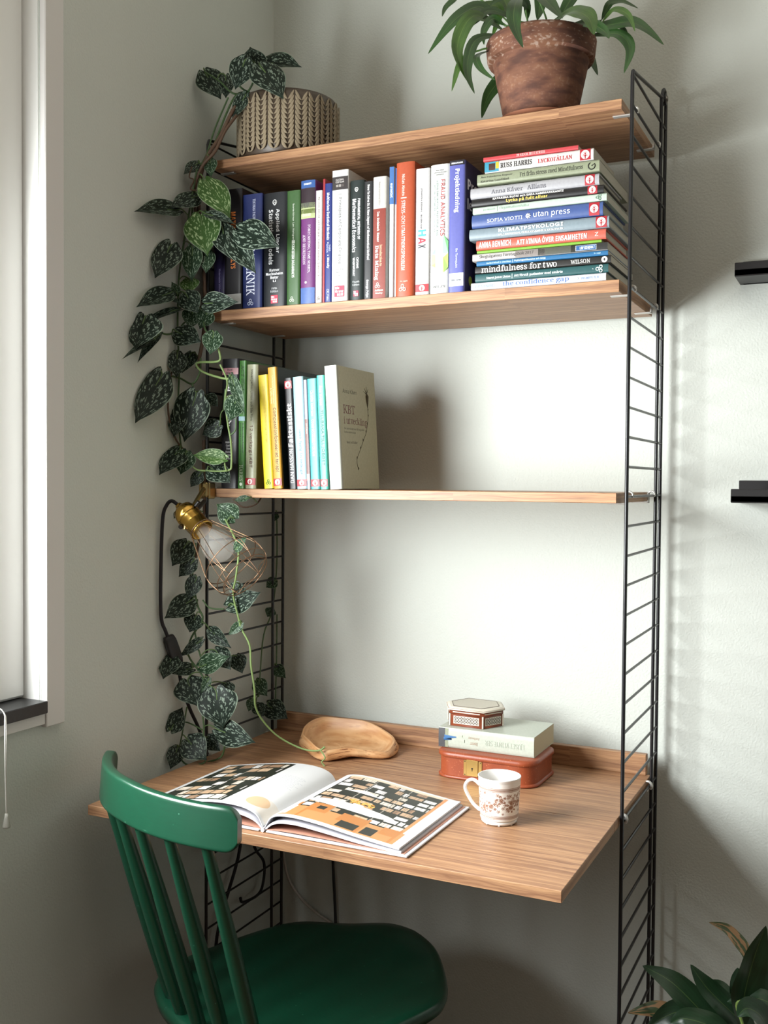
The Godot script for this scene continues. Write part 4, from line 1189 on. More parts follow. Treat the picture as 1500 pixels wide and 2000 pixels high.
func make_floor_plant() -> void:
	var t := thing("floor_plant", "glossy dark green broad leaved plant with browned tips rising beside the right ladder", "potted plant", V(0.98, 0, 0.27))
	var s := Shape.new()
	s.lathe([Vector2(0, 0), Vector2(0.07, 0), Vector2(0.09, 0.15), Vector2(0.086, 0.15), Vector2(0.083, 0.13), Vector2(0, 0.13)], 32)
	obj("pot", s, mat("b8aca0", 0.6), t)
	var stalks := Shape.new()
	var i := 0
	for b in broad_blades():
		s = Shape.new()
		var pts: Array = []
		for q in b.slice(1):
			pts.append(q - t.position)
		blade(s, pts, b[0] * 1.12, V(0.3, 0.75, 0.6) + V(rng.randf_range(-0.4, 0.4), 0, rng.randf_range(-0.2, 0.2)), 0.3, 0.08)
		var m := leaf_green(2)
		if i == 3 or i == 4:
			m = withered()
		obj("leaf", s, m, t, "browned dry leaf" if m != leaf_green(2) else "")
		var root := V(rng.randf_range(-0.03, 0.03), 0.13, rng.randf_range(-0.03, 0.03))
		stalks.tube(spline([root, root.lerp(pts[0], 0.5) + V(0, 0.02, 0), pts[0]], 4), 0.0028, 6)
		i += 1
	obj("leaf_stalks", stalks, mat("47683a", 0.5), t)
	s = Shape.new()
	var bend := []
	for q in [V(0.985, 0.36, 0.33), V(0.975, 0.46, 0.34), V(0.962, 0.498, 0.335), V(0.972, 0.507, 0.335), V(0.983, 0.497, 0.335)]:
		bend.append(q - t.position)
	s.tube(spline(bend, 5), [0.0022], 6) if false else s.tube(spline(bend, 5), 0.0022, 6)
	obj("curled_shoot", s, mat("7f9a4e", 0.5), t, "pale green curled shoot")


func withered() -> StandardMaterial3D:
	if not mats.has("withered"):
		var b := noise(0.03, 97, 3)
		var m := textured(picture(128, 128, func(x: float, y: float) -> Color:
			var n := b.get_noise_2d(x * 0.8, y * 0.8)
			return Color("3a4a2a").lerp(Color("9a7550"), smoothstep(-0.15, 0.1, n))), 0.6)
		m.backlight_enabled = true
		m.backlight = Color(0.1, 0.1, 0.06)
		mats.withered = m
	return mats.withered


func kbt_cover(t: Node3D) -> void:
	var x := 0.0244
	var n := Vector3.FORWARD
	lettering(t, "Anna Kåver", "", "4a4638", V(x, 0.176, -0.048), n, Vector3.UP, 0.055, 0.0085, "cover_title")
	lettering(t, "KBT", "s", "6a2f30", V(x, 0.143, -0.042), n, Vector3.UP, 0.045, 0.0155, "cover_title")
	lettering(t, "i utveckling", "s", "6a2f30", V(x, 0.121, -0.066), n, Vector3.UP, 0.092, 0.0165, "cover_title")
	lettering(t, "En introduktion till kognitiv", "s", "5a564a", V(x, 0.108, -0.06), n, Vector3.UP, 0.08, 0.0045, "cover_title")
	lettering(t, "beteendeterapi", "s", "5a564a", V(x, 0.1015, -0.042), n, Vector3.UP, 0.045, 0.0045, "cover_title")
	lettering(t, "Natur och Kultur", "s", "5a564a", V(x, 0.084, -0.048), n, Vector3.UP, 0.042, 0.0045, "cover_title")
	var s := Shape.new()
	var twig := [V(x, 0.034, -0.068), V(x, 0.053, -0.064), V(x, 0.072, -0.080), V(x, 0.087, -0.092), V(x, 0.103, -0.106), V(x, 0.118, -0.113), V(x, 0.134, -0.118), V(x, 0.145, -0.118)]
	s.tube(spline(twig, 5), 0.0006, 4)
	for k in twig:
		s.tube([k, k + V(0, 0.003, -0.0005), k + V(0, 0.006, 0)], [0.0005, 0.0013, 0.0004], 5)
	s.tube([V(x, 0.150, -0.118), V(x, 0.160, -0.117), V(x, 0.172, -0.116), V(x, 0.178, -0.116)], [0.0006, 0.0026, 0.0042, 0.001], 6)
	for e in [[-0.108, 0.187], [-0.116, 0.19], [-0.123, 0.186], [-0.104, 0.181]]:
		s.tube([V(x, 0.176, -0.116), V(x, e[1], e[0])], [0.001, 0.0004], 4)
	obj("cover_drawing", s, mat("4f4836", 0.6), t)


# paper flags that stick out of two of the standing books
func page_flags(standing: Array) -> void:
	for e in [[11, "2f7a3c", 0.009, 0.030, 0.016], [11, "2f7a3c", 0.005, 0.045, 0.012], [11, "2f7a3c", 0.012, 0.052, 0.014], [10, "b03040", 0.014, 0.03, 0.008], [16, "d8cfc8", 0.028, 0.05, 0.006]]:
		var t: Node3D = standing[e[0]]
		var h: float = upright_books()[e[0]][3]
		var s := Shape.new()
		s.loft([PackedVector3Array([V(e[2], h - 0.004, -e[3]), V(e[2] + 0.0008, h - 0.004, -e[3] - 0.014)]), PackedVector3Array([V(e[2] + 0.001, h + e[4] * 0.5, -e[3] - 0.001), V(e[2] - 0.001, h + e[4] * 0.6, -e[3] - 0.015)]), PackedVector3Array([V(e[2] + 0.004, h + e[4], -e[3] - 0.003), V(e[2] + 0.001, h + e[4] * 0.9, -e[3] - 0.016)])], false, false, false, [], false)
		obj("page_flag", s, mat(e[1], 0.6), t, "coloured paper page flag")


# ---------- things on and round the desk ----------
func make_lamp() -> void:
	var brass := mat("c9a050", 0.22, 1.0)
	var wire := mat("8a6f58", 0.35, 0.9)
	var a := V(-0.006, 1.211, 0.372)
	var t := thing("clamp_lamp", "brass lamp holder with a wire cage and frosted bulb clamped by the lowest shelf", "lamp", a)
	var dir := (V(0.125, 1.112, 0.388) - a).normalized()
	var side := dir.cross(V(0.4, 0.1, 0.9)).normalized()
	var fr := Basis(side, dir, side.cross(dir))
	var s := Shape.new()
	s.lathe([Vector2(0, -0.006), Vector2(0.006, -0.006), Vector2(0.0075, -0.002), Vector2(0.0065, 0.001), Vector2(0.012, 0.003), Vector2(0.019, 0.009), Vector2(0.0215, 0.017), Vector2(0.0225, 0.026), Vector2(0.0205, 0.028), Vector2(0.0212, 0.030), Vector2(0.0218, 0.031), Vector2(0.0206, 0.033), Vector2(0.0212, 0.035), Vector2(0.0205, 0.037), Vector2(0.0212, 0.039), Vector2(0.0205, 0.041), Vector2(0.0212, 0.043), Vector2(0.0205, 0.045), Vector2(0.021, 0.047), Vector2(0.0205, 0.064), Vector2(0.022, 0.066), Vector2(0.0215, 0.068), Vector2(0.0185, 0.068), Vector2(0.018, 0.05), Vector2(0, 0.05)], 32, Vector3.ZERO, [], TAU, fr)
	obj("socket", s, brass, t, "polished brass bulb holder")
	s = Shape.new()
	var knob := fr * V(-0.022, 0.026, 0.006)
	s.tube([knob, knob + fr * V(-0.01, 0, 0.003)], 0.004, 8)
	obj("switch_knob", s, mat("1b1a1a", 0.4), t)
	# bulb
	s = Shape.new()
	s.lathe([Vector2(0, 0.05), Vector2(0.012, 0.052), Vector2(0.0125, 0.072), Vector2(0.015, 0.080), Vector2(0.021, 0.090), Vector2(0.0265, 0.101), Vector2(0.0285, 0.112), Vector2(0.027, 0.124), Vector2(0.021, 0.134), Vector2(0.011, 0.140), Vector2(0, 0.142)], 32, Vector3.ZERO, [], TAU, fr)
	var frost := StandardMaterial3D.new()
	frost.albedo_color = Color(0.93, 0.92, 0.9, 0.13)
	frost.transparency = BaseMaterial3D.TRANSPARENCY_ALPHA
	frost.roughness = 0.3
	obj("bulb", s, frost, t, "frosted glass bulb, unlit")
	# cage: rings along the axis and wires that cross between them
	var lv := [[0.064, 0.0225], [0.112, 0.040], [0.152, 0.0535], [0.182, 0.0525], [0.192, 0.047]]
	for k in [0, 2, 3, 4]:
		s = Shape.new()
		var loop := []
		for j in 33:
			var q := TAU * j / 32
			loop.append(fr * V(cos(q) * lv[k][1], lv[k][0], sin(q) * lv[k][1]))
		s.tube(loop, 0.0009, 5)
		obj("cage_hoop", s, wire, t)
	for j in 12:
		s = Shape.new()
		var q := TAU * j / 12
		var sw := 0.26 if j % 2 == 0 else -0.26
		var line := []
		for k in lv.size():
			var f: float = (lv[k][0] - 0.064) / 0.123
			var b := q + sw * f
			line.append(fr * V(cos(b) * lv[k][1], lv[k][0], sin(b) * lv[k][1]))
		s.tube(spline(line, 4), 0.0007, 5)
		obj("cage_wire", s, wire, t)
	for j in 6:
		s = Shape.new()
		var q := TAU * j / 6 + 0.3
		s.tube(spline([fr * V(cos(q) * 0.047, 0.192, sin(q) * 0.047), fr * V(cos(q + 0.5) * 0.036, 0.186, sin(q + 0.5) * 0.036), fr * V(cos(q + 1.05) * 0.047, 0.192, sin(q + 1.05) * 0.047)], 4), 0.0007, 5)
		obj("cage_wire", s, wire, t)
	# spring clamp gripping the ladder post beside the shelf
	s = Shape.new()
	var grip := V(0.004, 1.2405, 0.300) - a
	var neck := fr * V(0.02, 0.045, 0.008)
	s.tube(spline([neck, neck + V(0.002, 0.024, -0.008), grip + V(0.004, 0.0, 0.022), grip + V(0.003, 0.004, 0.005)], 6), 0.0045, 8)
	s.box(grip + V(0.004, 0.002, 0.012), V(0.012, 0.028, 0.012), 0.003)
	s.box(grip + V(-0.011, 0.002, 0.0), V(0.006, 0.034, 0.022), 0.002)
	s.box(grip + V(0.009, 0.0, 0.002), V(0.006, 0.03, 0.02), 0.002)
	obj("clamp", s, mat("b8a070", 0.28, 1.0), t, "brass spring clamp")
	s = Shape.new()
	s.tube([neck + fr * V(0.004, -0.01, 0), grip + V(0, -0.02, 0.012)], 0.0042, 8)
	obj("clamp_stem", s, mat("2a2624", 0.4), t)
	# cord with its rocker switch
	s = Shape.new()
	var cord := [V(-0.012, 1.2155, 0.372), V(-0.022, 1.222, 0.376), V(-0.030, 1.214, 0.38), V(-0.034, 1.190, 0.386), V(-0.034, 1.109, 0.391), V(-0.034, 1.016, 0.391), V(-0.032, 0.984, 0.38), V(-0.031, 0.960, 0.366), V(-0.030, 0.928, 0.349), V(-0.029, 0.876, 0.335), V(-0.028, 0.828, 0.311), V(-0.026, 0.785, 0.285), V(-0.022, 0.730, 0.262), V(-0.023, 0.60, 0.19), V(-0.024, 0.515, 0.145), V(-0.025, 0.36, 0.225), V(-0.025, 0.2, 0.23)]
	for k in cord.size():
		cord[k] -= a
	s.tube(spline(cord, 6), 0.0033, 8)
	obj("cord", s, mat("1d1a1f", 0.7), t, "black textile cord")
	s = Shape.new()
	s.loft(switch_rings(V(-0.028, 0.9475, 0.3625) - a, V(0.10, -0.92, -0.36).normalized()))
	obj("rocker_switch", s, mat("1a191b", 0.45), t)


func switch_rings(c: Vector3, along: Vector3) -> Array:
	var side := along.cross(V(1, 0, 0.55)).normalized()
	var nn := side.cross(along).normalized()
	var rings := []
	for e in [[-0.030, 0.005, 0.003], [-0.0285, 0.0095, 0.0055], [-0.02, 0.0115, 0.007], [0.0, 0.012, 0.0075], [0.02, 0.0115, 0.007], [0.0285, 0.0095, 0.0055], [0.030, 0.005, 0.003]]:
		var r := PackedVector3Array()
		for j in 16:
			var q := TAU * j / 16
			r.append(c + along * e[0] + side * e[1] * signf(cos(q)) * pow(absf(cos(q)), 0.5) + nn * e[2] * signf(sin(q)) * pow(absf(sin(q)), 0.5))
		rings.append(r)
	return rings


func make_bowl() -> void:
	var t := thing("burl_bowl", "pale wooden bowl with a wavy rim carved from a knotty burl, on the desk", "bowl", V(0.215, DESK, 0.155))
	var rim := [V(0.1355, 0.768, 0.17), V(0.1235, 0.775, 0.14), V(0.1235, 0.781, 0.11), V(0.1365, 0.7845, 0.085), V(0.1765, 0.7838, 0.075), V(0.2109, 0.7830, 0.07), V(0.2383, 0.7791, 0.072), V(0.2690, 0.7705, 0.08), V(0.2960, 0.7655, 0.1), V(0.3088, 0.7618, 0.125), V(0.3110, 0.7538, 0.16), V(0.2984, 0.7556, 0.175), V(0.2777, 0.7584, 0.185), V(0.2656, 0.7612, 0.195), V(0.2535, 0.7628, 0.203), V(0.2356, 0.7628, 0.22), V(0.2216, 0.7620, 0.232), V(0.2003, 0.7623, 0.226), V(0.1686, 0.7655, 0.2)]
	for k in rim.size():
		rim[k] -= t.position
	rim.append(rim[0])
	var edge := spline(rim, 4)
	edge.pop_back()
	var c := V(-0.005, 0, -0.005)
	var rings := []
	# from the middle of the hollow up to the rim, over it and down the outside
	for l in [[0.05, 0.0, 0.0], [0.3, 0.0, 0.03], [0.55, 0.02, 0.14], [0.74, 0.12, 0.42], [0.87, 0.36, 0.7], [0.94, 0.68, 0.88], [0.97, 0.97, 0.985], [0.98, 1.0, 1.0]]:
		var r := PackedVector3Array()
		for q in edge:
			var d := V(q.x - 0.048, 0, q.z - 0.047)
			var notch: float = exp(-(d.x * d.x * 1.4 + d.z * d.z) / 0.0011)
			r.append(V(lerpf(c.x, q.x, l[0]), maxf(lerpf(0.008, q.y, l[1]), notch * q.y * l[2]), lerpf(c.z, q.z, l[0])))
		rings.append(r)
	for l in [[1.015, 1.0, 1.0], [1.025, 0.97, 0.97], [1.055, 0.74, 0.80], [1.095, 0.46, 0.62], [1.09, 0.2, 0.46], [1.0, 0.05, 0.28], [0.72, 0.0, 0.06], [0.3, 0.0, 0.0], [0.05, 0.0, 0.0]]:
		var r := PackedVector3Array()
		for q in edge:
			# the hollow under the front edge between its two lobes
			var d := V(q.x - 0.048, 0, q.z - 0.047)
			var notch: float = exp(-(d.x * d.x * 1.4 + d.z * d.z) / 0.0011)
			r.append(V(lerpf(c.x, q.x, l[0]), q.y * lerpf(l[1], l[2], notch), lerpf(c.z, q.z, l[0])))
		rings.append(r)
	var s := Shape.new()
	s.loft(rings, true, true, true, [7, 8])
	obj("shell", s, textured(tex.burl, 0.42, Vector3(1, -1, 1)), t)


func make_case() -> void:
	var t := thing("small_case", "small rust red case with a brass lock plate, lowest of the desk pile", "case", V(0.5295, DESK, 0.1625))
	t.rotation.y = -0.02
	var fibre := textured(tex.fibre, 0.42)
	fibre.uv1_triplanar = true
	fibre.uv1_scale = Vector3.ONE * 5.0
	var o := round_rect(-0.0905, -0.066, 0.0905, 0.066, 0.03, 8)
	var s := Shape.new()
	s.prism(o, [[0.0005, 0.001], [0.001, -0.0025], [0.004, -0.003], [0.0055, 0.0], [0.006, 0.001]], Vector3.ZERO, [])
	obj("foot_rim", s, fibre, t)
	s = Shape.new()
	s.prism(o, [[0.003, 0.001], [0.037, 0.001], [0.038, 0.0025]], Vector3.ZERO, [1])
	obj("body", s, fibre, t)
	s = Shape.new()
	s.prism(o, [[0.0375, 0.001], [0.0375, -0.002], [0.0385, -0.003], [0.0445, -0.0022], [0.0465, 0.002], [0.047, 0.008]], Vector3.ZERO, [1])
	obj("lid", s, fibre, t)
	var brass := mat("c2a262", 0.32, 0.85)
	s = Shape.new()
	s.box(V(-0.019, 0.0225, 0.0658), V(0.0345, 0.0275, 0.0016), 0.0006)
	s.box(V(-0.0195, 0.0235, 0.0668), V(0.022, 0.029, 0.0024), 0.0008)
	obj("lock_plate", s, brass, t, "brass lock plate with a keyhole")
	s = Shape.new()
	s.lathe([Vector2(0, 0.0004), Vector2(0.0016, 0.0003), Vector2(0.0016, 0)], 10, V(-0.0195, 0.023, 0.0681), [], TAU, Basis(Vector3.RIGHT, PI / 2))
	s.box(V(-0.0195, 0.0205, 0.0682), V(0.0012, 0.004, 0.0005))
	for e in [[-0.0335, 0.034], [-0.0045, 0.034], [-0.0335, 0.011], [-0.0045, 0.011]]:
		s.lathe([Vector2(0, 0.0003), Vector2(0.0011, 0)], 8, V(e[0], e[1], 0.0667), [], TAU, Basis(Vector3.RIGHT, PI / 2))
	obj("keyhole", s, mat("1c1712", 0.6), t)


func make_novel() -> void:
	var t := make_book("thick pale green paperback with upside down spine title, lying on the rust red case", 0.0355, 0.1765, 0.121, "d3dacb", V(0.4345, 0.7872 + 0.0355, 0.2035), V(0, 0, -PI / 2), [["b", "5a5a5e", 0.93, 1.0], ["b", "aab096", 0.895, 0.93], ["v", "LJUSET VI INTE SER", "", "a4ae9e", 0.1, 0.5, 0.5, 0.3], ["v", "Anthony", "s", "b59a86", 0.56, 0.68, 0.38, 0.16], ["v", "Doerr", "s", "b59a86", 0.58, 0.66, 0.66, 0.16], ["box", "4a5a3a", 0.715, 0.72, 0.5, 0.66], ["box", "6a7a50", 0.74, 0.745, 0.3, 0.4]], 0, "", "d6c7a8")
	t.name = numbered("novel")
	var s := Shape.new()
	for e in [[0.0115, 0.020, 0.034, 0.013, 0.0045], [0.010, 0.025, 0.021, 0.016, 0.003]]:
		s.tube([V(e[3] + 0.004, e[0], 0.0004), V(e[3] + 0.003, e[1], 0.0004), V(e[3] + 0.002, e[2], 0.0004)], [e[4], e[4] * 0.6, 0.001], 6)
	for k in s.p.size():
		s.p[k].z = 0.0002 + (s.p[k].z - 0.0004) * 0.05
	obj("spine_picture", s, mat("3a6ca0", 0.5), t, "little blue figure printed on the spine")


func make_inlaid_box() -> void:
	var t := thing("inlaid_box", "small six sided wooden trinket box with bone inlay, topmost of the pile on the desk", "box", V(0.4815, 0.8231, 0.1435))
	t.rotation.y = -0.03
	var hexa := PackedVector3Array([V(0.0575, 0, 0.0), V(0.034, 0, 0.0455), V(-0.034, 0, 0.0455), V(-0.0575, 0, 0.0), V(-0.034, 0, -0.0455), V(0.034, 0, -0.0455)])
	var wood := mat("7a3a22", 0.4)
	var bone := mat("d9d2c2", 0.4)
	var s := Shape.new()
	s.prism(hexa, [[0.0, 0.004], [0.0215, 0.004]], Vector3.ZERO, [0, 1])
	obj("body", s, wood, t)
	s = Shape.new()
	s.prism(hexa, [[0.0222, 0.0035], [0.0275, 0.0035], [0.0285, 0.001], [0.0315, 0.0005], [0.0335, 0.006]], Vector3.ZERO, [1, 2, 3])
	obj("lid", s, wood, t)
	s = Shape.new()
	s.prism(hexa, [[0.0288, 0.0003], [0.0312, 0.0], [0.0338, 0.0055], [0.0342, 0.011]], Vector3.ZERO, [1, 2])
	obj("lid_edge", s, bone, t, "pale bone edging of the lid")
	s = Shape.new()
	s.prism(hexa, [[0.0338, 0.011], [0.0345, 0.0115], [0.0346, 0.02]], Vector3.ZERO, [1])
	var top := textured(tex.lid, 0.4)
	top.uv1_triplanar = true
	top.uv1_scale = Vector3.ONE * 22.0
	obj("lid_panel", s, top, t)
	s = Shape.new()
	var line := []
	for k in 7:
		var q: Vector3 = hexa[k % 6]
		line.append(q.normalized() * (q.length() - 0.0115) + V(0, 0.0345, 0))
	for k in 6:
		s.tube([line[k], line[k + 1]], 0.0005, 4)
	obj("lid_line", s, mat("4a3a30", 0.5), t, "thin dark line round the lid panel")
	for k in 6:
		var a := hexa[k]; var b := hexa[(k + 1) % 6]
		var ca := a.normalized() * (a.length() - 0.004); var cb := b.normalized() * (b.length() - 0.004)
		var n := (ca + cb).normalized()
		n = V(-(cb - ca).z, 0, (cb - ca).x).normalized() * signf(V(-(cb - ca).z, 0, (cb - ca).x).dot(ca + cb))
		var mid := (ca + cb) / 2
		var len := (cb - ca).length()
		var dir := (cb - ca) / len
		s = Shape.new()
		var w := len * 0.37
		for e in [[0.0003, 0.0165, w + 0.0012, 0.0055]]:
			var q := mid + n * 0.0006
			s.quad(q - dir * e[2] + V(0, 0.0045, 0), q + dir * e[2] + V(0, 0.0045, 0), q + dir * e[2] + V(0, 0.0185, 0), q - dir * e[2] + V(0, 0.0185, 0))
		obj("panel_frame", s, bone, t)
		s = Shape.new()
		var q := mid + n * 0.0009
		s.quad(q - dir * w + V(0, 0.0057, 0), q + dir * w + V(0, 0.0057, 0), q + dir * w + V(0, 0.0173, 0), q - dir * w + V(0, 0.0173, 0))
		var across: float = roundf(w * 2.0 / 0.0058)
		for j in [0, 1, 2, 3, 4, 5]:
			s.u[j] = Vector2((s.p[j] - q).dot(dir) / 0.0058 + 0.5 * across, (s.p[j].y - 0.0057) / 0.0058) / 4.0
		obj("inlay_panel", s, textured(tex.inlay, 0.4), t, "lattice inlay of bone and dark wood")
		s = Shape.new()
		s.tube([ca + V(0, 0.0005, 0), ca + V(0, 0.0215, 0)], 0.0016, 6)
		obj("corner_strip", s, bone, t)
		s = Shape.new()
		s.box(V(0, 0, 0), V(len * 0.82, 0.0016, 0.0008))
		for j in s.p.size():
			s.p[j] = mid + V(0, 0.0252, 0) + n * (0.0006 + s.p[j].z) + dir * s.p[j].x + V(0, s.p[j].y, 0)
		obj("lid_strip", s, bone, t)


func mug_print() -> ImageTexture:
	var im := Image.create_empty(768, 256, false, Image.FORMAT_RGB8)
	im.fill(Color("e9e4de"))
	var brown := Color("74452f")
	var r := RandomNumberGenerator.new()
	r.seed = 5
	for band in [[30, 56], [222, 244]]:
		for y in range(band[0], band[1]):
			for x in 768:
				var e := mini(y - band[0], band[1] - 1 - y)
				var dot := int(x / 4 + y / 3) % 2 == 0
				if e < 3 or (e >= 5 and dot) or (e >= 9 and not dot and (x / 2 + y) % 3 == 0):
					im.set_pixel(x, y, brown.lerp(Color("a9806a"), 0.3 if e < 3 else 0.0))
	for k in 120:
		var big: bool = k < 13
		var c := Vector2(k * 59.5 + r.randf_range(-8, 8), 138 + r.randf_range(-34, 34)) if big else Vector2(r.randf_range(0, 768), r.randf_range(66, 214))
		var rad := r.randf_range(24, 38) if big else r.randf_range(8, 15)
		var petals := r.randi_range(5, 8)
		var ph := r.randf_range(0, TAU)
		for y in range(maxi(58, int(c.y - rad)), mini(221, int(c.y + rad) + 1)):
			for x in range(int(c.x - rad), int(c.x + rad) + 1):
				var d := Vector2(x, y) - c
				var l := d.length() / rad
				if l > 1.0:
					continue
				var a := d.angle() + ph
				var edge := 0.62 + 0.36 * cos(a * petals)
				var ink := absf(l - edge) < 0.13 or (l < edge and sin(l * 20.0) > 0.0 and cos(a * petals * 2.0) > -0.5) or absf(l - 0.2) < 0.08
				if ink:
					im.set_pixel(posmod(x, 768), y, brown.lerp(Color("b08c78"), 0.15 + 0.35 * r.randf()))
	return ImageTexture.create_from_image(im)


func make_mug() -> void:
	var t := thing("mug", "white mug printed with brown flowers standing on the desk", "mug", V(0.6186, DESK, 0.405))
	t.rotation.y = 0.33
	var china := mat("ebe9e6", 0.16)
	var s := Shape.new()
	s.lathe([Vector2(0, 0.006), Vector2(0.0265, 0.006), Vector2(0.029, 0.0075), Vector2(0.0325, 0.069), Vector2(0.0332, 0.0708), Vector2(0.0322, 0.0716), Vector2(0.031, 0.0706), Vector2(0.0272, 0.0105), Vector2(0.024, 0.0085), Vector2(0, 0.0083)], 48)
	obj("cup", s, china, t)
	s = Shape.new()
	s.lathe([Vector2(0.0291, 0.0085), Vector2(0.0302, 0.026), Vector2(0.0314, 0.046), Vector2(0.03235, 0.0655)], 64)
	s.p.clear(); s.u.clear(); s.s.clear()
	var low := PackedVector3Array(); var high := PackedVector3Array()
	for j in 65:
		var a := TAU * j / 64
		low.append(V(cos(a) * 0.02925, 0.0085, sin(a) * 0.02925)); high.append(V(cos(a) * 0.03245, 0.0655, sin(a) * 0.03245))
	s.loft([high, low], false, false, false, [], false)
	obj("flower_print", s, textured(tex.mug, 0.18), t, "brown floral transfer print")
	s = Shape.new()
	s.lathe([Vector2(0.0235, 0.0012), Vector2(0.0268, 0.0012), Vector2(0.028, 0.0065), Vector2(0.0225, 0.0065), Vector2(0.0235, 0.0012)], 40)
	for j in 8:
		var a := TAU * j / 8
		s.box(V(cos(a) * 0.0252, 0.0013, sin(a) * 0.0252), V(0.004, 0.0024, 0.004), 0.001)
	obj("foot_ring", s, china, t)
	s = Shape.new()
	var loop := spline([V(-0.0305, 0.056, 0), V(-0.039, 0.0625, 0), V(-0.0475, 0.061, 0), V(-0.0525, 0.052, 0), V(-0.049, 0.041, 0), V(-0.040, 0.026, 0), V(-0.0295, 0.0165, 0)], 5)
	var rings := []
	for i in loop.size():
		var d: Vector3 = (loop[mini(i + 1, loop.size() - 1)] - loop[maxi(i - 1, 0)]).normalized()
		var n := d.cross(Vector3.BACK)
		var r := PackedVector3Array()
		for j in 10:
			var a := TAU * j / 10
			r.append(loop[i] + n * cos(a) * 0.0027 + V(0, 0, 0.0038 * sin(a)))
		rings.append(r)
	s.loft(rings)
	obj("handle", s, china, t)


# the two printed pages: a wall of books on dark shelves; on the right a table, chairs and a lamp stand before it
func page_picture(right: bool) -> ImageTexture:
	var w := 512
	var h := 512
	var im := Image.create_empty(w, h, false, Image.FORMAT_RGB8)
	im.fill(Color("cfcfcf"))
	var r := RandomNumberGenerator.new()
	r.seed = 17 if right else 19
	var x0 := 150 if right else 20
	var x1 := 470 if right else 330
	if right:
		x0 = 70
	var y1 := 400 if right else 500
	im.fill_rect(Rect2i(x0, 14, x1 - x0, y1 - 14), Color("23261f"))
	var rows := 9 if right else 8
	for k in rows:
		var y := 22 + k * (y1 - 22) / rows
		var hh := (y1 - 22) / rows - 9
		var x := x0 + 6
		while x < x1 - 12:
			var n := r.randi_range(22, 62)
			n = mini(n, x1 - 8 - x)
			var tone: Color = [Color("d9cdbd"), Color("e6e2de"), Color("b99a7c"), Color("c7a98a"), Color("9a7a60"), Color("dfd9d6")][r.randi_range(0, 5)]
			if r.randf() < 0.8:
				var tall := hh - r.randi_range(0, 8)
				im.fill_rect(Rect2i(x, y + hh - tall, n - 6, tall), tone)
				for j in r.randi_range(2, 6):
					im.fill_rect(Rect2i(x + r.randi_range(0, maxi(1, n - 9)), y + hh - tall, 2, tall), tone.darkened(0.25))
			x += n
		im.fill_rect(Rect2i(x0, y + hh, x1 - x0, 4), Color("1a1c18"))
	for x in ([190, 330] if right else [175]):
		im.fill_rect(Rect2i(x, 14, 4, y1 - 14), Color("8f8a80"))
	if right:
		for x in range(x0, x1):
			for y in range(14, y1):
				if x > x1 - 14 or y < 30:
					im.set_pixel(x, y, Color("c98a58") if x > x1 - 14 else Color("d9c4ac"))
		# lamp shade, table, flowers, chairs
		for y in range(150, 180):
			var half := (y - 146) * 2
			im.fill_rect(Rect2i(200 - half, y, half * 2, 1), Color("f2f1f0"))
		im.fill_rect(Rect2i(199, 60, 2, 90), Color("e9e8e6"))
		for y in range(290, 350):
			var half := int(170.0 * sqrt(maxf(0.0, 1.0 - pow((y - 320) / 30.0, 2.0))))
			im.fill_rect(Rect2i(230 - half, y, half * 2, 1), Color("eceae6"))
		for k in 70:
			var p := Vector2i(240 + r.randi_range(-48, 48), 262 + r.randi_range(-16, 16))
			im.fill_rect(Rect2i(p, Vector2i(9, 7)), [Color("d0993a"), Color("c4852c"), Color("d8b060")][r.randi_range(0, 2)])
		im.fill_rect(Rect2i(222, 280, 40, 34), Color("d3dbd8"))
		im.fill_rect(Rect2i(40, 400, 440, 100), Color("b98554"))
		for e in [[60, 360, 12, 140], [120, 350, 70, 80], [110, 350, 10, 150], [240, 380, 90, 70], [330, 370, 12, 130], [400, 390, 60, 60], [455, 380, 10, 120]]:
			im.fill_rect(Rect2i(e[0], e[1], e[2], e[3]), Color("b07440"))
		for e in [[140, 372, 30, 30], [260, 440, 70, 50], [350, 430, 46, 60], [10, 400, 60, 90]]:
			im.fill_rect(Rect2i(e[0], e[1], e[2], e[3]), Color("2d2e29") if e[0] != 10 else Color("e2e0dc"))
	else:
		for y in range(400, 500):
			im.fill_rect(Rect2i(338, y, 170, 1), Color("cfc8bf"))
		im.fill_rect(Rect2i(338, 400, 60, 96), Color("b9bcc4"))
		for y in range(400, 480):
			var half := int(44.0 * sqrt(maxf(0.0, 1.0 - pow((y - 440) / 40.0, 2.0))))
			im.fill_rect(Rect2i(440 - half, y, half * 2, 1), Color("c7a988"))
		for k in 14:
			var y := 150 + k * 9
			var x := 370
			while x < 450 + (k * 13) % 17:
				var n := r.randi_range(4, 12)
				im.fill_rect(Rect2i(x, y, n, 2), Color("a9aab0"))
				x += n + 3
	return ImageTexture.create_from_image(im)


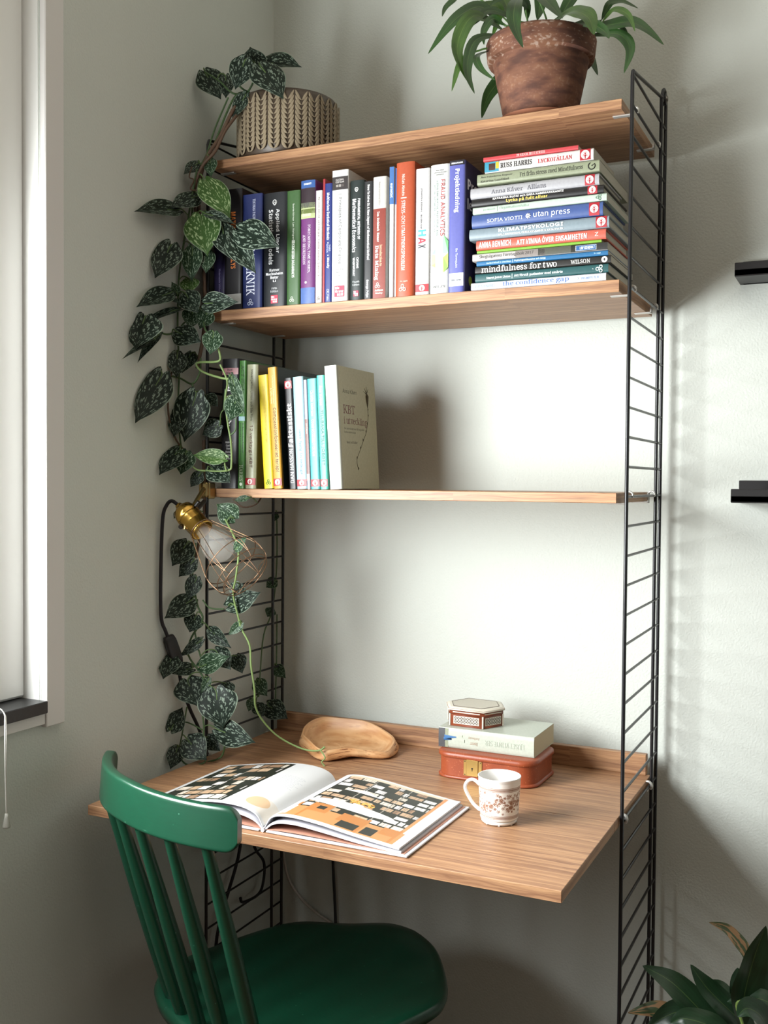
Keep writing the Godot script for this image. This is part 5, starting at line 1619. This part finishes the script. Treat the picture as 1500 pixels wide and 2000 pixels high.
func make_open_book() -> void:
	var t := thing("open_book", "large open picture book of bookcases spread across the desk front", "open book", V(0.322, DESK, 0.488))
	t.rotation.y = -0.004
	var s := Shape.new()
	var white := mat("cfced2", 0.4)
	for sd in [-1.0, 1.0]:
		s = Shape.new()
		s.box(V(sd * 0.1205, 0.0019, 0.002), V(0.229, 0.0026, 0.243), 0.0008)
		obj("cover_board", s, white, t)
	s = Shape.new()
	s.tube([V(0, 0.0032, 0.123), V(0, 0.0032, -0.119)], 0.0032, 8)
	obj("spine", s, white, t)
	# each half is a lower block lying on its cover and an upper sheaf that arches away from it
	for sd in [-1.0, 1.0]:
		leaf_block(t, "end_sheet", sd, [[0.004, 0.0035], [0.02, 0.0052], [0.06, 0.0062], [0.12, 0.0055], [0.19, 0.0042], [0.229, 0.0038]], 0.0008, mat("b98672", 0.5))
		leaf_block(t, "page_block", sd, [[0.003, 0.006], [0.018, 0.017], [0.05, 0.0235 if sd < 0 else 0.021], [0.1, 0.0215 if sd < 0 else 0.017], [0.16, 0.0155 if sd < 0 else 0.0105], [0.224, 0.0085 if sd < 0 else 0.0065]], 0.0035, mat("c6c5cc", 0.55))
		leaf_block(t, "page_sheaf", sd, [[0.002, 0.008], [0.014, 0.025], [0.042, 0.0335 if sd < 0 else 0.030], [0.09, 0.0335 if sd < 0 else 0.027], [0.15, 0.025 if sd < 0 else 0.0185], [0.205, 0.0155 if sd < 0 else 0.012], [0.221, 0.013 if sd < 0 else 0.0105]], 0.0022, mat("d0cfd2", 0.5), tex.page_right if sd > 0 else tex.page_left)


func leaf_block(t: Node3D, called: String, sd: float, profile: Array, thick: float, m: Material, print_tex: Texture2D = null) -> void:
	var pts := []
	for q in profile:
		pts.append(V(q[0] * sd, q[1], 0))
	var line := spline(pts, 5)
	var rows := []
	for p in line:
		var r := PackedVector3Array()
		for e in [[0.0, 0.119], [0.0, -0.115], [-thick, -0.115], [-thick, 0.119]]:
			r.append(V(p.x, maxf(p.y + e[0], 0.0033), e[1]))
		rows.append(r)
	var s := Shape.new()
	# flat sided: each long face smooth along its length only
	for e in 4:
		var strip := []
		for r in rows:
			strip.append(PackedVector3Array([r[e], r[(e + 1) % 4]]))
		s.loft(strip, false, false, false, [], false)
	s.quad(rows[-1][0], rows[-1][3], rows[-1][2], rows[-1][1])
	var o := obj(called, s, m, t)
	if print_tex:
		var top := Shape.new()
		var strip := []
		for p in line:
			strip.append(PackedVector3Array([V(p.x, p.y + 0.0003, 0.1185), V(p.x, p.y + 0.0003, -0.1145)]))
		top.loft(strip, false, false, false, [], false)
		var n := line.size() - 1
		for k in top.p.size():
			var f := absf(top.p[k].x) / 0.221
			top.u[k] = Vector2(f if sd > 0 else 1.0 - f, (top.p[k].z + 0.1145) / 0.233)
		var pm := textured(print_tex, 0.32)
		pm.texture_repeat = false
		obj("printed_page", top, pm, o)


func make_cables() -> void:
	var s := Shape.new()
	s.tube(spline([V(0.1165, 0.72, 0.012), V(0.117, 0.60, 0.009), V(0.117, 0.4676, 0.008), V(0.124, 0.344, 0.008), V(0.127, 0.2, 0.008), V(0.127, 0.082, 0.02)], 6), 0.0032, 8)
	tag(obj("power_cable", s, mat("1b1a1b", 0.5)), "black cable hanging straight down the wall under the desk", "cable")
	s = Shape.new()
	s.tube(spline([V(0.01, 0.72, 0.012), V(-0.004, 0.55, 0.01), V(-0.003, 0.4645, 0.01), V(0.011, 0.4058, 0.01), V(0.04, 0.37, 0.009), V(0.075, 0.3458, 0.008), V(0.11, 0.33, 0.008), V(0.16, 0.3, 0.008), V(0.2, 0.2, 0.008), V(0.2, 0.083, 0.02)], 6), 0.003, 8)
	tag(obj("power_cable", s, mat("b9b2aa", 0.5)), "pale cable curving down the wall beside the left ladder under the desk", "cable")
	s = Shape.new()
	s.tube(spline([V(-0.021, 0.72, 0.12), V(-0.021, 0.6, 0.11), V(-0.021, 0.5056, 0.0995), V(-0.021, 0.4534, 0.0593), V(-0.021, 0.4100, 0.062), V(-0.021, 0.3919, 0.0829), V(-0.021, 0.3968, 0.1373), V(-0.02, 0.41, 0.15)], 8), 0.003, 8)
	tag(obj("power_cable", s, mat("1b1a1b", 0.5)), "black cable looped behind the left ladder under the desk", "cable")


func make_blind_cord() -> void:
	var t := thing("roller_blind", "pale roller blind whose thin white pull cord with a cone knob hangs over the sill", "blind", V(0, 0.763, 0.793))
	var s := Shape.new()
	for k in 2:
		var o := 0.0012 * (k * 2 - 1)
		s.tube(spline([V(0, 0.01, o * 0.3), V(-0.001, 0.08, o), V(-0.001, 0.14, o * 1.2), V(-0.006, 0.158, -0.001), V(-0.018, 0.18, 0.012), V(-0.045, 0.26, 0.035), V(-0.07, 0.6, 0.05), V(-0.08, 1.1, 0.05)], 5), 0.0009, 5)
	obj("cord", s, mat("d9d6d0", 0.6), t)
	s = Shape.new()
	s.box(V(-0.066, 1.235, 0.477), V(0.0012, 0.26, 0.9))
	obj("blind_cloth", s, mat("dcdad4", 0.8), t)
	s = Shape.new()
	s.tube([V(-0.066, 1.325, 0.03), V(-0.066, 1.325, 0.93)], 0.018, 16)
	s.box(V(-0.066, 1.1, 0.477), V(0.006, 0.016, 0.9), 0.002)
	obj("blind_roller", s, mat("dcdad4", 0.6), t)
	s = Shape.new()
	s.lathe([Vector2(0, 0.011), Vector2(0.0022, 0.0105), Vector2(0.003, 0.006), Vector2(0.0058, -0.008), Vector2(0.0055, -0.0095), Vector2(0, -0.0095)], 16, Vector3.ZERO, [])
	obj("knob", s, mat("bcbbb2", 0.5), t)


# ---------- measured courses of stems and leaves ----------
# foot and tip of each heart leaf, its breadth and which of three tones it has
func heart_leaves() -> Array:
	return [
	[V(0.084,2.02,0.27),V(0.081,2.055,0.282),0.040,0], [V(0.093,2.035,0.25),V(0.177,2.014,0.262),0.034,0], [V(0.115,2.008,0.3),V(0.171,1.945,0.312),0.050,0],
	[V(0.084,2.024,0.3),V(0.068,1.971,0.312),0.039,0], [V(-0.02,2.026,0.28),V(0.022,1.972,0.292),0.042,0], [V(0.02,2.016,0.27),V(0.029,1.972,0.282),0.027,0],
	[V(0.078,1.965,0.29),V(0.055,1.921,0.302),0.019,0], [V(-0.012,1.847,0.31),V(-0.022,1.825,0.34),0.021,0], [V(0.014,1.85,0.31),V(0.023,1.818,0.322),0.021,1],
	[V(0.015,1.806,0.325),V(0.076,1.739,0.337),0.043,2], [V(-0.006,1.784,0.32),V(-0.022,1.756,0.379),0.032,0], [V(-0.028,1.752,0.354),V(-0.022,1.728,0.471),0.028,0],
	[V(0.011,1.741,0.335),V(0.031,1.671,0.347),0.056,2], [V(0.028,1.742,0.34),V(0.092,1.723,0.352),0.015,0], [V(0.097,1.707,0.34),V(0.181,1.674,0.352),0.047,0],
	[V(0.044,1.725,0.32),V(0.08,1.657,0.332),0.039,0], [V(0.081,1.697,0.335),V(0.136,1.627,0.347),0.033,0], [V(-0.028,1.685,0.371),V(-0.022,1.619,0.424),0.046,0],
	[V(-0.003,1.684,0.34),V(0,1.624,0.352),0.032,1], [V(0.02,1.679,0.325),V(0.024,1.639,0.337),0.024,1], [V(-0.017,1.63,0.33),V(-0.009,1.602,0.342),0.030,2],
	[V(-0.028,1.598,0.374),V(-0.022,1.562,0.471),0.028,0], [V(-0.028,1.6,0.352),V(-0.022,1.616,0.373),0.015,1], [V(-0.028,1.589,0.343),V(-0.022,1.586,0.374),0.017,0],
	[V(-0.015,1.601,0.345),V(0.02,1.564,0.357),0.034,0], [V(0.025,1.581,0.34),V(0.1,1.578,0.352),0.028,0], [V(-0.028,1.545,0.444),V(-0.022,1.489,0.481),0.059,0],
	[V(-0.028,1.573,0.346),V(-0.022,1.542,0.463),0.013,0], [V(-0.009,1.574,0.33),V(-0.007,1.538,0.342),0.030,1], [V(0.017,1.572,0.32),V(0.007,1.538,0.332),0.028,1],
	[V(-0.028,1.531,0.355),V(0.027,1.511,0.357),0.037,0], [V(0.047,1.526,0.345),V(0.048,1.486,0.357),0.030,1], [V(-0.028,1.52,0.405),V(-0.022,1.473,0.471),0.014,0],
	[V(-0.028,1.508,0.42),V(-0.022,1.472,0.51),0.010,0], [V(-0.028,1.492,0.352),V(-0.022,1.448,0.362),0.030,0], [V(-0.027,1.497,0.31),V(-0.022,1.459,0.348),0.027,0],
	[V(-0.028,1.449,0.397),V(-0.022,1.363,0.475),0.053,0], [V(0.009,1.417,0.345),V(-0.014,1.33,0.357),0.054,0], [V(-0.028,1.39,0.346),V(-0.022,1.34,0.372),0.032,0],
	[V(0.006,1.416,0.31),V(0.039,1.398,0.322),0.023,0], [V(0.09,1.408,0.335),V(0.083,1.366,0.347),0.029,1], [V(0.08,1.446,0.335),V(0.115,1.379,0.347),0.015,1],
	[V(0.037,1.362,0.31),V(0.003,1.345,0.322),0.030,0], [V(-0.028,1.316,0.344),V(-0.022,1.278,0.41),0.040,0], [V(-0.013,1.311,0.345),V(-0.017,1.271,0.357),0.034,1],
	[V(0.072,1.299,0.345),V(0.008,1.307,0.357),0.022,2], [V(0.035,1.282,0.335),V(0.085,1.258,0.347),0.034,0], [V(0.002,1.273,0.32),V(-0.015,1.248,0.332),0.021,0],
	[V(0.09,1.191,0.34),V(0.059,1.219,0.352),0.033,1], [V(0.093,1.228,0.3),V(0.068,1.224,0.312),0.009,1], [V(-0.028,1.203,0.341),V(-0.022,1.193,0.369),0.013,0],
	[V(-0.014,1.144,0.34),V(-0.022,1.105,0.373),0.036,0], [V(0.002,1.113,0.34),V(-0.022,1.083,0.358),0.026,0], [V(0.12,1.139,0.38),V(0.148,1.162,0.392),0.013,1],
	[V(0.004,1.08,0.335),V(-0.009,1.04,0.347),0.026,0], [V(-0.005,1.04,0.335),V(-0.022,1.012,0.395),0.036,0], [V(0.081,1.033,0.345),V(0.153,1.062,0.357),0.033,0],
	[V(0.108,1.075,0.35),V(0.099,1.05,0.362),0.026,0], [V(0.002,1.009,0.335),V(-0.003,0.98,0.347),0.030,0], [V(0.109,1.004,0.345),V(0.088,0.982,0.357),0.013,1],
	[V(0.024,0.983,0.32),V(0.072,0.956,0.332),0.021,0], [V(0.012,0.965,0.33),V(-0.022,0.934,0.353),0.015,0], [V(0.019,0.918,0.345),V(0.083,0.943,0.357),0.030,1],
	[V(0.038,0.947,0.325),V(0.08,0.919,0.337),0.032,0], [V(-0.028,0.936,0.365),V(-0.022,0.905,0.402),0.034,0], [V(-0.006,0.911,0.335),V(-0.022,0.914,0.391),0.019,0],
	[V(0.055,0.931,0.28),V(0.075,0.903,0.292),0.027,0], [V(-0.005,0.892,0.35),V(0.025,0.851,0.362),0.051,0], [V(0.039,0.898,0.345),V(0.029,0.872,0.357),0.012,1],
	[V(0.057,0.879,0.35),V(0.077,0.813,0.362),0.061,0], [V(0.044,0.882,0.3),V(0.059,0.858,0.312),0.027,0], [V(-0.028,0.801,0.37),V(-0.02,0.841,0.347),0.032,0],
	[V(0.057,0.807,0.345),V(0.136,0.793,0.357),0.039,0], [V(-0.001,0.783,0.355),V(0.045,0.757,0.367),0.043,0], [V(-0.028,0.764,0.349),V(-0.022,0.734,0.377),0.027,0],
	[V(0.011,0.779,0.31),V(0.044,0.761,0.322),0.025,0], [V(0.005,1.053,0.06),V(-0.011,1.038,0.072),0.021,1], [V(-0.009,0.99,0.05),V(-0.013,0.976,0.062),0.020,1],
	[V(-0.007,0.867,0.04),V(0.023,0.85,0.052),0.022,1], [V(-0.003,0.851,0.12),V(0.028,0.827,0.132),0.027,1], [V(-0.001,0.795,0.08),V(0.054,0.775,0.092),0.036,0],
	[V(0,0.817,0.14),V(0,0.795,0.152),0.016,1], [V(-0.003,0.802,0.12),V(0.022,0.785,0.132),0.023,0], [V(-0.011,1.189,0.03),V(-0.012,1.175,0.042),0.012,1]]


# thickness, tone and course of each stem
func vine_lines() -> Array:
	return [
	[0.0035,0,V(0.044,1.994,0.22),V(0.06,1.962,0.28),V(0.057,1.937,0.3),V(0.033,1.892,0.305),V(0.011,1.861,0.31),V(-0.003,1.835,0.31),V(-0.011,1.789,0.31),V(-0.009,1.723,0.31),V(0,1.656,0.31),V(0.003,1.58,0.31),V(-0.001,1.524,0.31),V(-0.014,1.468,0.31)],
	[0.0020,1,V(0.058,1.986,0.25),V(0.051,1.972,0.28),V(0.034,1.934,0.29),V(0.012,1.873,0.3),V(-0.003,1.844,0.31),V(-0.023,1.8,0.31),V(-0.019,1.731,0.32)],
	[0.0020,1,V(0.092,2.026,0.26),V(0.07,1.991,0.26),V(0.052,1.983,0.25)],
	[0.0018,1,V(-0.02,2.026,0.28),V(0.015,2.002,0.28),V(0.044,1.976,0.28),V(0.058,1.986,0.25)],
	[0.0020,1,V(0.047,2.006,0.28),V(0.06,1.985,0.28),V(0.057,1.987,0.24)],
	[0.0016,1,V(0.04,1.966,0.29),V(0.018,1.91,0.3),V(0.007,1.862,0.31),V(-0.007,1.843,0.31)],
	[0.0030,0,V(0.045,1.982,0.24),V(0.062,1.935,0.29),V(0.047,1.898,0.31),V(0.032,1.86,0.32),V(0.007,1.834,0.325),V(-0.013,1.796,0.32),V(-0.011,1.749,0.32)],
	[0.0013,0,V(-0.012,1.835,0.33),V(-0.018,1.817,0.33),V(-0.008,1.81,0.33),V(-0.015,1.794,0.33),V(0.003,1.79,0.33)],
	[0.0018,1,V(-0.008,1.833,0.32),V(-0.015,1.766,0.33),V(-0.036,1.655,0.333),V(-0.036,1.597,0.339),V(-0.036,1.531,0.34),V(-0.036,1.466,0.335),V(-0.036,1.4,0.338),V(-0.036,1.334,0.332),V(-0.03,1.31,0.33)],
	[0.0018,0,V(-0.036,1.485,0.332),V(-0.036,1.444,0.364),V(-0.036,1.379,0.367),V(-0.036,1.333,0.343),V(-0.014,1.305,0.33)],
	[0.0022,2,V(0.043,1.522,0.34),V(0.057,1.489,0.34),V(0.053,1.475,0.34),V(0.004,1.475,0.335),V(0.015,1.459,0.335),V(0.055,1.446,0.335),V(0.076,1.443,0.335)],
	[0.0018,2,V(0.058,1.469,0.34),V(0.07,1.439,0.335),V(0.066,1.406,0.335),V(0.072,1.36,0.335),V(0.078,1.332,0.335),V(0.083,1.291,0.34),V(0.076,1.278,0.34),V(0.031,1.277,0.34),V(0.002,1.282,0.34),V(-0.01,1.305,0.34)],
	[0.0018,1,V(-0.036,1.451,0.387),V(-0.036,1.449,0.335),V(-0.007,1.437,0.335),V(0.006,1.457,0.33),V(0.001,1.485,0.32)],
	[0.0018,1,V(-0.007,1.437,0.335),V(0.003,1.417,0.34)],
	[0.0016,1,V(0.089,1.371,0.335),V(0.088,1.351,0.335),V(0.077,1.342,0.335)],
	[0.0016,2,V(0.071,1.299,0.345),V(0.074,1.281,0.345),V(0.076,1.278,0.34)],
	[0.0018,1,V(-0.036,1.537,0.42),V(-0.036,1.524,0.381),V(-0.036,1.533,0.343),V(-0.028,1.551,0.33),V(-0.007,1.561,0.32)],
	[0.0016,1,V(0.041,1.518,0.34),V(0.017,1.539,0.33),V(-0.003,1.581,0.31)],
	[0.0030,0,V(-0.006,1.335,0.3),V(-0.006,1.287,0.3),V(-0.003,1.248,0.3),V(-0.005,1.2,0.3),V(-0.005,1.162,0.31),V(-0.009,1.115,0.32)],
	[0.0020,1,V(-0.002,1.144,0.33),V(-0.009,1.087,0.33),V(0.002,1.03,0.33),V(0.014,1.003,0.33),V(-0.011,0.968,0.33),V(-0.018,0.934,0.33),V(0.021,0.9,0.34),V(0.026,0.873,0.34)],
	[0.0018,1,V(-0.007,1.149,0.33),V(-0.014,1.077,0.33),V(-0.009,1.011,0.33),V(0.002,0.954,0.33),V(0.011,0.941,0.335),V(0.024,0.91,0.34)],
	[0.0018,2,V(0.053,1.216,0.34),V(0.08,1.185,0.35),V(0.11,1.159,0.37),V(0.122,1.133,0.375),V(0.113,1.087,0.37),V(0.101,1.058,0.36),V(0.104,1.02,0.35),V(0.109,0.994,0.345),V(0.123,0.965,0.34),V(0.123,0.927,0.335),V(0.124,0.884,0.325),V(0.117,0.847,0.31),V(0.122,0.816,0.29),V(0.14,0.784,0.265),V(0.178,0.762,0.245),V(0.211,0.762,0.243),V(0.223,0.77,0.24)],
	[0.0013,2,V(0.216,0.763,0.243),V(0.233,0.755,0.257),V(0.229,0.748,0.262),V(0.235,0.741,0.262)],
	[0.0018,1,V(0.022,0.845,0.345),V(0.028,0.808,0.345),V(0.026,0.769,0.345),V(0.034,0.745,0.35),V(-0.006,0.735,0.35),V(-0.033,0.753,0.345)],
	[0.0018,1,V(0.065,0.78,0.33),V(0.049,0.749,0.32),V(0.025,0.739,0.33)],
	[0.0015,1,V(-0.01,0.841,0.345),V(-0.02,0.793,0.345),V(-0.027,0.763,0.345)],
	[0.0015,1,V(-0.036,0.799,0.364),V(-0.02,0.811,0.34),V(0.024,0.802,0.345)],
	[0.0016,1,V(-0.011,1.194,0.03),V(-0.007,1.086,0.035),V(-0.008,0.99,0.05),V(0.002,0.943,0.1),V(0.006,0.862,0.12),V(0.003,0.82,0.12)],
	[0.0016,1,V(-0.009,0.977,0.03),V(-0.004,0.87,0.04),V(0.006,0.798,0.06)],
	[0.0015,0,V(0.06,1.225,0.3),V(0.082,1.211,0.3),V(0.097,1.216,0.28),V(0.098,1.232,0.26)],
	[0.0015,1,V(0.061,1.025,0.33),V(0.03,1.025,0.33),V(0.014,1.039,0.33)],
	[0.0015,1,V(0.066,1.425,0.335),V(0.052,1.389,0.32)]]


# breadth and course of each leaf in the terracotta pot
func long_blades() -> Array:
	return [
	[0.026,V(0.54,2.042,0.22),V(0.512,2.062,0.24),V(0.478,2.033,0.27),V(0.435,1.981,0.28)],
	[0.025,V(0.55,2.023,0.22),V(0.513,2.034,0.27),V(0.492,1.978,0.29),V(0.512,1.918,0.29)],
	[0.018,V(0.561,2.005,0.24),V(0.522,1.99,0.28),V(0.514,1.936,0.3),V(0.531,1.89,0.31)],
	[0.012,V(0.534,1.986,0.24),V(0.527,1.958,0.29),V(0.542,1.928,0.31),V(0.568,1.904,0.315)],
	[0.024,V(0.543,2.024,0.13),V(0.523,1.984,0.14),V(0.5,1.942,0.16),V(0.492,1.901,0.17)],
	[0.011,V(0.495,1.971,0.27),V(0.49,1.949,0.28),V(0.483,1.908,0.29)],
	[0.011,V(0.472,2.115,0.2),V(0.459,2.094,0.22),V(0.446,2.077,0.23),V(0.444,2.058,0.24)],
	[0.024,V(0.59,2.062,0.25),V(0.598,2.019,0.31),V(0.601,1.983,0.32),V(0.617,1.943,0.325)],
	[0.026,V(0.608,2.071,0.25),V(0.645,2.023,0.3),V(0.679,1.979,0.32)],
	[0.034,V(0.64,2.016,0.24),V(0.682,2.01,0.27),V(0.712,1.986,0.29),V(0.723,1.954,0.3)],
	[0.020,V(0.689,1.998,0.2),V(0.741,1.984,0.22),V(0.764,1.953,0.23),V(0.757,1.911,0.24)],
	[0.016,V(0.648,2.031,0.11),V(0.667,2.004,0.11),V(0.683,1.966,0.11)],
	[0.014,V(0.71,2.019,0.2),V(0.723,2.043,0.2),V(0.744,2.043,0.2),V(0.77,2.027,0.2)],
	[0.012,V(0.715,2.006,0.22),V(0.738,2.019,0.23),V(0.763,2.001,0.24),V(0.776,1.969,0.25)],
	[0.023,V(0.681,2.012,0.2),V(0.725,2.005,0.21),V(0.761,1.999,0.22),V(0.791,1.977,0.23),V(0.817,1.949,0.23)],
	[0.008,V(0.738,2.002,0.21),V(0.749,1.993,0.21),V(0.76,1.968,0.22)],
	[0.015,V(0.556,2.023,0.24),V(0.54,2.033,0.25),V(0.528,2.011,0.26),V(0.528,1.988,0.26)],
	[0.023,V(0.556,2.047,0.2),V(0.542,2.084,0.2),V(0.523,2.114,0.2)],
	[0.021,V(0.601,2.039,0.2),V(0.605,2.081,0.2),V(0.589,2.118,0.22)],
	[0.022,V(0.637,2.032,0.2),V(0.663,2.07,0.2),V(0.688,2.098,0.2)],
	[0.015,V(0.578,2.035,0.21),V(0.534,2.052,0.24),V(0.514,2.031,0.26),V(0.49,2.009,0.27)],
	[0.017,V(0.52,2.024,0.2),V(0.537,2.064,0.21),V(0.517,2.072,0.22),V(0.489,2.064,0.22)],
	[0.018,V(0.66,2.012,0.22),V(0.702,1.996,0.25),V(0.729,1.975,0.26),V(0.74,1.957,0.27)],
	[0.020,V(0.593,2.028,0.23),V(0.595,2.049,0.25),V(0.57,2.052,0.28),V(0.551,2.031,0.3)]]


# breadth and course of each leaf of the plant on the floor
func broad_blades() -> Array:
	return [
	[0.040,V(0.941,0.406,0.26),V(0.912,0.432,0.26),V(0.858,0.476,0.26),V(0.809,0.489,0.25)],
	[0.036,V(0.986,0.422,0.27),V(0.964,0.448,0.28),V(0.916,0.492,0.29),V(0.889,0.525,0.29)],
	[0.049,V(0.967,0.448,0.3),V(0.968,0.496,0.3),V(0.981,0.557,0.3),V(0.997,0.61,0.3)],
	[0.020,V(0.974,0.509,0.24),V(0.958,0.535,0.22),V(0.931,0.552,0.2),V(0.902,0.554,0.19)],
	[0.032,V(0.895,0.374,0.2),V(0.862,0.391,0.2),V(0.82,0.392,0.19),V(0.774,0.376,0.19)],
	[0.033,V(0.906,0.412,0.23),V(0.873,0.416,0.22),V(0.843,0.405,0.23),V(0.814,0.382,0.24)],
	[0.031,V(0.966,0.444,0.26),V(0.958,0.486,0.25),V(0.952,0.512,0.24)],
	[0.027,V(1.023,0.488,0.3),V(0.988,0.499,0.3),V(0.943,0.479,0.29)],
	[0.031,V(1.007,0.454,0.26),V(1.001,0.503,0.25),V(0.998,0.557,0.25)],
	[0.033,V(0.962,0.434,0.32),V(0.934,0.455,0.33),V(0.892,0.465,0.34),V(0.869,0.453,0.34)],
	[0.033,V(0.979,0.428,0.27),V(0.935,0.443,0.22),V(0.917,0.454,0.2),V(0.883,0.446,0.18)],
	[0.032,V(1.005,0.449,0.33),V(1,0.5,0.36),V(0.981,0.52,0.38),V(0.969,0.51,0.39)]]
